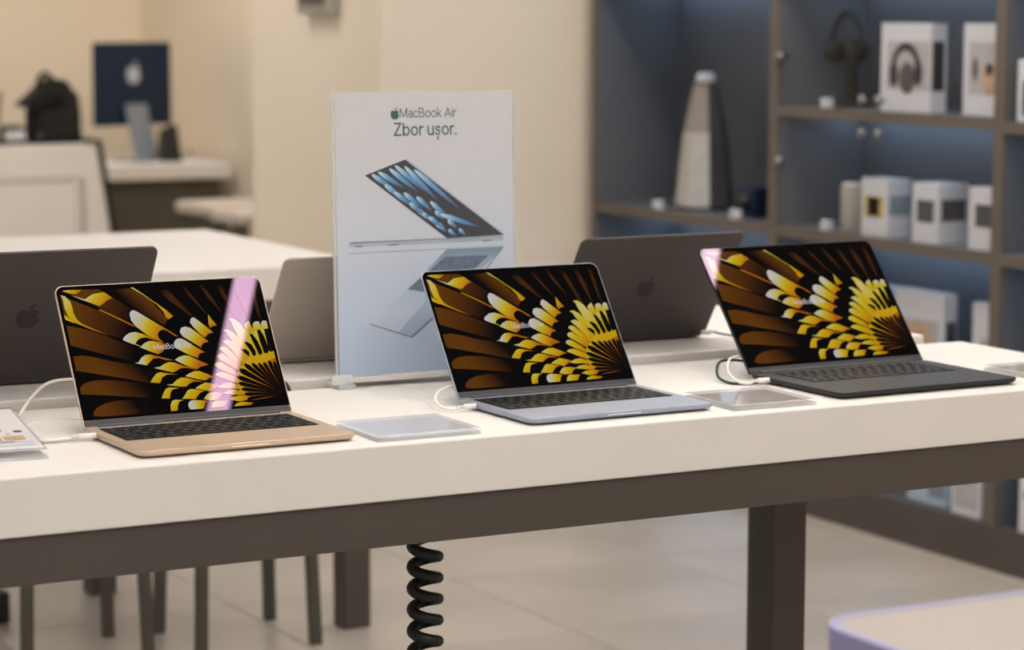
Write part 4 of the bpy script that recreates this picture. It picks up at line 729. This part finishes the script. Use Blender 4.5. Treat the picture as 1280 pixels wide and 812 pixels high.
t = thing('camera', 'small dark blue device on the left cabinet shelf by the post', 'device', (3.165, 3.32, -.0368))
obj('body', G().box(3.13, 3.20, 3.27, 3.37, -.0368, .055, b=.006), M['navy'], t); obj('lens', G().lathe([(.028, 0), (.026, .02), (0, .022)], 18).xf(lambda x, y, z: (3.13-z, 3.32+x, .01+y)), M['black_plastic'], t)
# box on the column
t = thing('wall_sensor', 'small grey box mounted high on the beige column', 'sensor', (2.32, 4.6, .6))
obj('housing', G().box(2.30, 2.341, 4.47, 4.73, .562, .66, b=.01), M['sensor'], t); obj('grille', G().box(2.297, 2.30, 4.50, 4.70, .59, .64), M['cab_frame'], t)

# ------------------------------------------------------------------ the far corner
t = thing('counter', 'white panelled counter with slanted black edge at the left', 'counter', (1.7, 7.2, FZ))
xr = lambda z: 2.394-(z-.03)*.155
g = G().add([(.9, 7, FZ), (xr(FZ), 7, FZ), (xr(.03), 7, .03), (.9, 7, .03), (.9, 7.5, FZ), (xr(FZ), 7.5, FZ), (xr(.03), 7.5, .03), (.9, 7.5, .03)], [(0, 1, 2, 3), (7, 6, 5, 4), (0, 4, 5, 1), (1, 5, 6, 2), (2, 6, 7, 3), (3, 7, 4, 0)])
obj('body', g, M['white_top'], t)
g = G().box(1.0, 2.33, 6.985, 7, -.10, .03).box(2.31, 2.34, 6.985, 7, FZ, -.10)
g.add([(2.33, 6.985, FZ), (xr(FZ), 6.985, FZ), (xr(.03), 6.985, .03), (2.33, 6.985, .03), (2.33, 7, FZ), (xr(FZ), 7, FZ), (xr(.03), 7, .03), (2.33, 7, .03)], [(0, 1, 2, 3), (7, 6, 5, 4), (0, 4, 5, 1), (1, 5, 6, 2), (2, 6, 7, 3), (3, 7, 4, 0)])
obj('frame_moulding', g, M['white_top'], t)
g = G().add([(xr(FZ), 6.98, FZ), (xr(FZ)+.03, 6.98, FZ), (xr(.05)+.026, 6.98, .05), (xr(.05), 6.98, .05), (xr(FZ), 7.5, FZ), (xr(FZ)+.03, 7.5, FZ), (xr(.05)+.026, 7.5, .05), (xr(.05), 7.5, .05)], [(0, 1, 2, 3), (7, 6, 5, 4), (0, 4, 5, 1), (1, 5, 6, 2), (2, 6, 7, 3), (3, 7, 4, 0)])
obj('end_panel', g, M['black_plastic'], t)
# bag
t = thing('backpack', 'black backpack with carry loop standing on the white counter', 'bag', (2.27, 7.2, .03))
prof = [(.032, .112), (.06, .118), (.16, .118), (.22, .112), (.25, .09), (.262, .05)]
obj('body', G().layers([[(2.295+x, 7.2+y, z+.001) for x, y in rrect(-w, w*.82, -.08*w/.15, .08*w/.15, .04*w/.15, 5)] for z, w in prof], smooth=True), M['bag'], t)
fl_ = [(2.122, .196), (2.135, .182), (2.185, .185), (2.235, .215), (2.30, .232), (2.335, .262), (2.31, .292), (2.262, .300), (2.222, .285), (2.17, .235)]
obj('flap', G().layers([[(x, y, z) for x, z in fl_][::-1] for y in (7.10, 7.20)][::-1]), M['bag'], t)
obj('carry_loop', G().tube(smoothpath([(2.205, 7.15, .262), (2.212, 7.15, .298), (2.232, 7.15, .318), (2.256, 7.15, .308), (2.27, 7.15, .285)]), .011, 8), M['bag'], t)
obj('front_pocket', G().box(2.20, 2.38, 7.115, 7.14, .05, .16, b=.01), M['bag'], t)
obj('buckle', G().lathe([(0, 0), (.012, 0), (.012, .006), (0, .007)], 12).xf(lambda x, y, z: (2.195+x, 7.113-z, .065+y)), M['pic_dark'], t)
t = thing('card_tray', 'small dark tray with pale card beside the backpack', 'tray', (2.09, 7.2, .03))
obj('tray', G().box(2.03, 2.15, 7.12, 7.28, .0302, .05, b=.004).box(2.03, 2.15, 7.25, 7.28, .05, .105).box(2.03, 2.15, 7.12, 7.25, .09, .104), M['black_plastic'], t); obj('card', G().box(2.055, 2.14, 7.123, 7.126, .052, .088), M['box_white'], t)
t = thing('laptop', 'grey laptop on the white counter, cut off by the left edge', 'laptop', (1.88, 7.2, .03))
obj('base', G().box(1.70, 2.02, 7.1, 7.33, .0302, .044, b=.004), M['space'], t); obj('lid', G().layers([[(x, 7.1-z*.35, .044+z) for x, z in rrect(1.70, 2.02, 0, .21, .012, 4)][::-1], [(x, 7.107-z*.35, .044+z) for x, z in rrect(1.70, 2.02, 0, .21, .012, 4)][::-1]]), M['silver_grey'], t)
# desk with the all-in-one computer
t = thing('desk', 'white topped desk with dark front panel in the far corner', 'desk', (2.8, 8, FZ))
obj('desktop', G().box(2.3, 3.255, 7.65, 8.35, -.165, -.098, b=.003), M['white_top'], t); obj('front_panel', G().box(2.33, 3.225, 7.70, 7.73, FZ, -.165), M['desk_grey'], t)
for x in (2.33, 3.195): obj('side_panel', G().box(x, x+.03, 7.73, 8.3, FZ, -.165), M['desk_grey'], t)
cc = (2.905, 7.93); ra = .42
t = thing('desktop_computer', 'dark blue desktop computer with pale emblem, seen from behind on the far desk', 'computer', (cc[0], cc[1], -.098), ra)
obj('display_back', G().layers([[(x, y, z) for x, z in rrect(-.235, .235, .163, .535, .012, 4)] for y in (.012, 0)]), M['navy'], t, False)
obj('display_glass', G().layers([[(x, y, z) for x, z in rrect(-.235, .235, .163, .535, .012, 4)] for y in (.016, .0121)]), M['bezel'], t, False)
obj('stand', G().layers([[(x, y, z) for x in (-.065, .065) for y in ((y0_, y0_+.012) if x < 0 else (y0_+.012, y0_))] for y0_, z in ((-.018, .26), (-.02, .235), (-.085, .008), (-.085, 0))]), M['stand_blue'], t, False)
obj('stand_foot', G().box(-.065, .065, -.085, .08, 0, .006), M['stand_blue'], t, False)
obj('emblem', emblem(.105, .001).xf(lambda x, y, z: (x, -.0005-z, .395+y)), M['logo_light'], t, False)
t = thing('card_terminal', 'small black terminal beside the dark blue computer', 'device', (3.06, 7.88, -.098))
obj('body', G().add([(3.01, 7.82, -.0978), (3.09, 7.82, -.0978), (3.09, 7.94, -.0978), (3.01, 7.94, -.0978), (3.02, 7.85, .045), (3.08, 7.85, .06), (3.08, 7.92, .07), (3.02, 7.92, .04)], [(0, 3, 2, 1), (4, 5, 6, 7), (0, 1, 5, 4), (1, 2, 6, 5), (2, 3, 7, 6), (3, 0, 4, 7)]), M['black_plastic'], t)
obj('screen', G().add([(3.025, 7.842, .01), (3.075, 7.842, .01), (3.075, 7.849, .045), (3.025, 7.848, .035)], [(0, 1, 2, 3)]), M['bezel'], t)
tag(obj('desk_cable', G().tube(smoothpath([(3.10, 7.95, -.093), (3.14, 7.98, -.06), (3.17, 8.02, -.093), (3.20, 8.0, -.06), (3.23, 8.05, -.093)]), .005, 6), M['sensor']), 'thin pale cable coiled on the far desk by the wall', 'cable')
tag(obj('floor_block', G().box(.60, .667, 2.68, 2.75, FZ, FZ+.075, b=.008), M['black_plastic']), 'small black block on the floor at the bottom left edge', 'floor box')
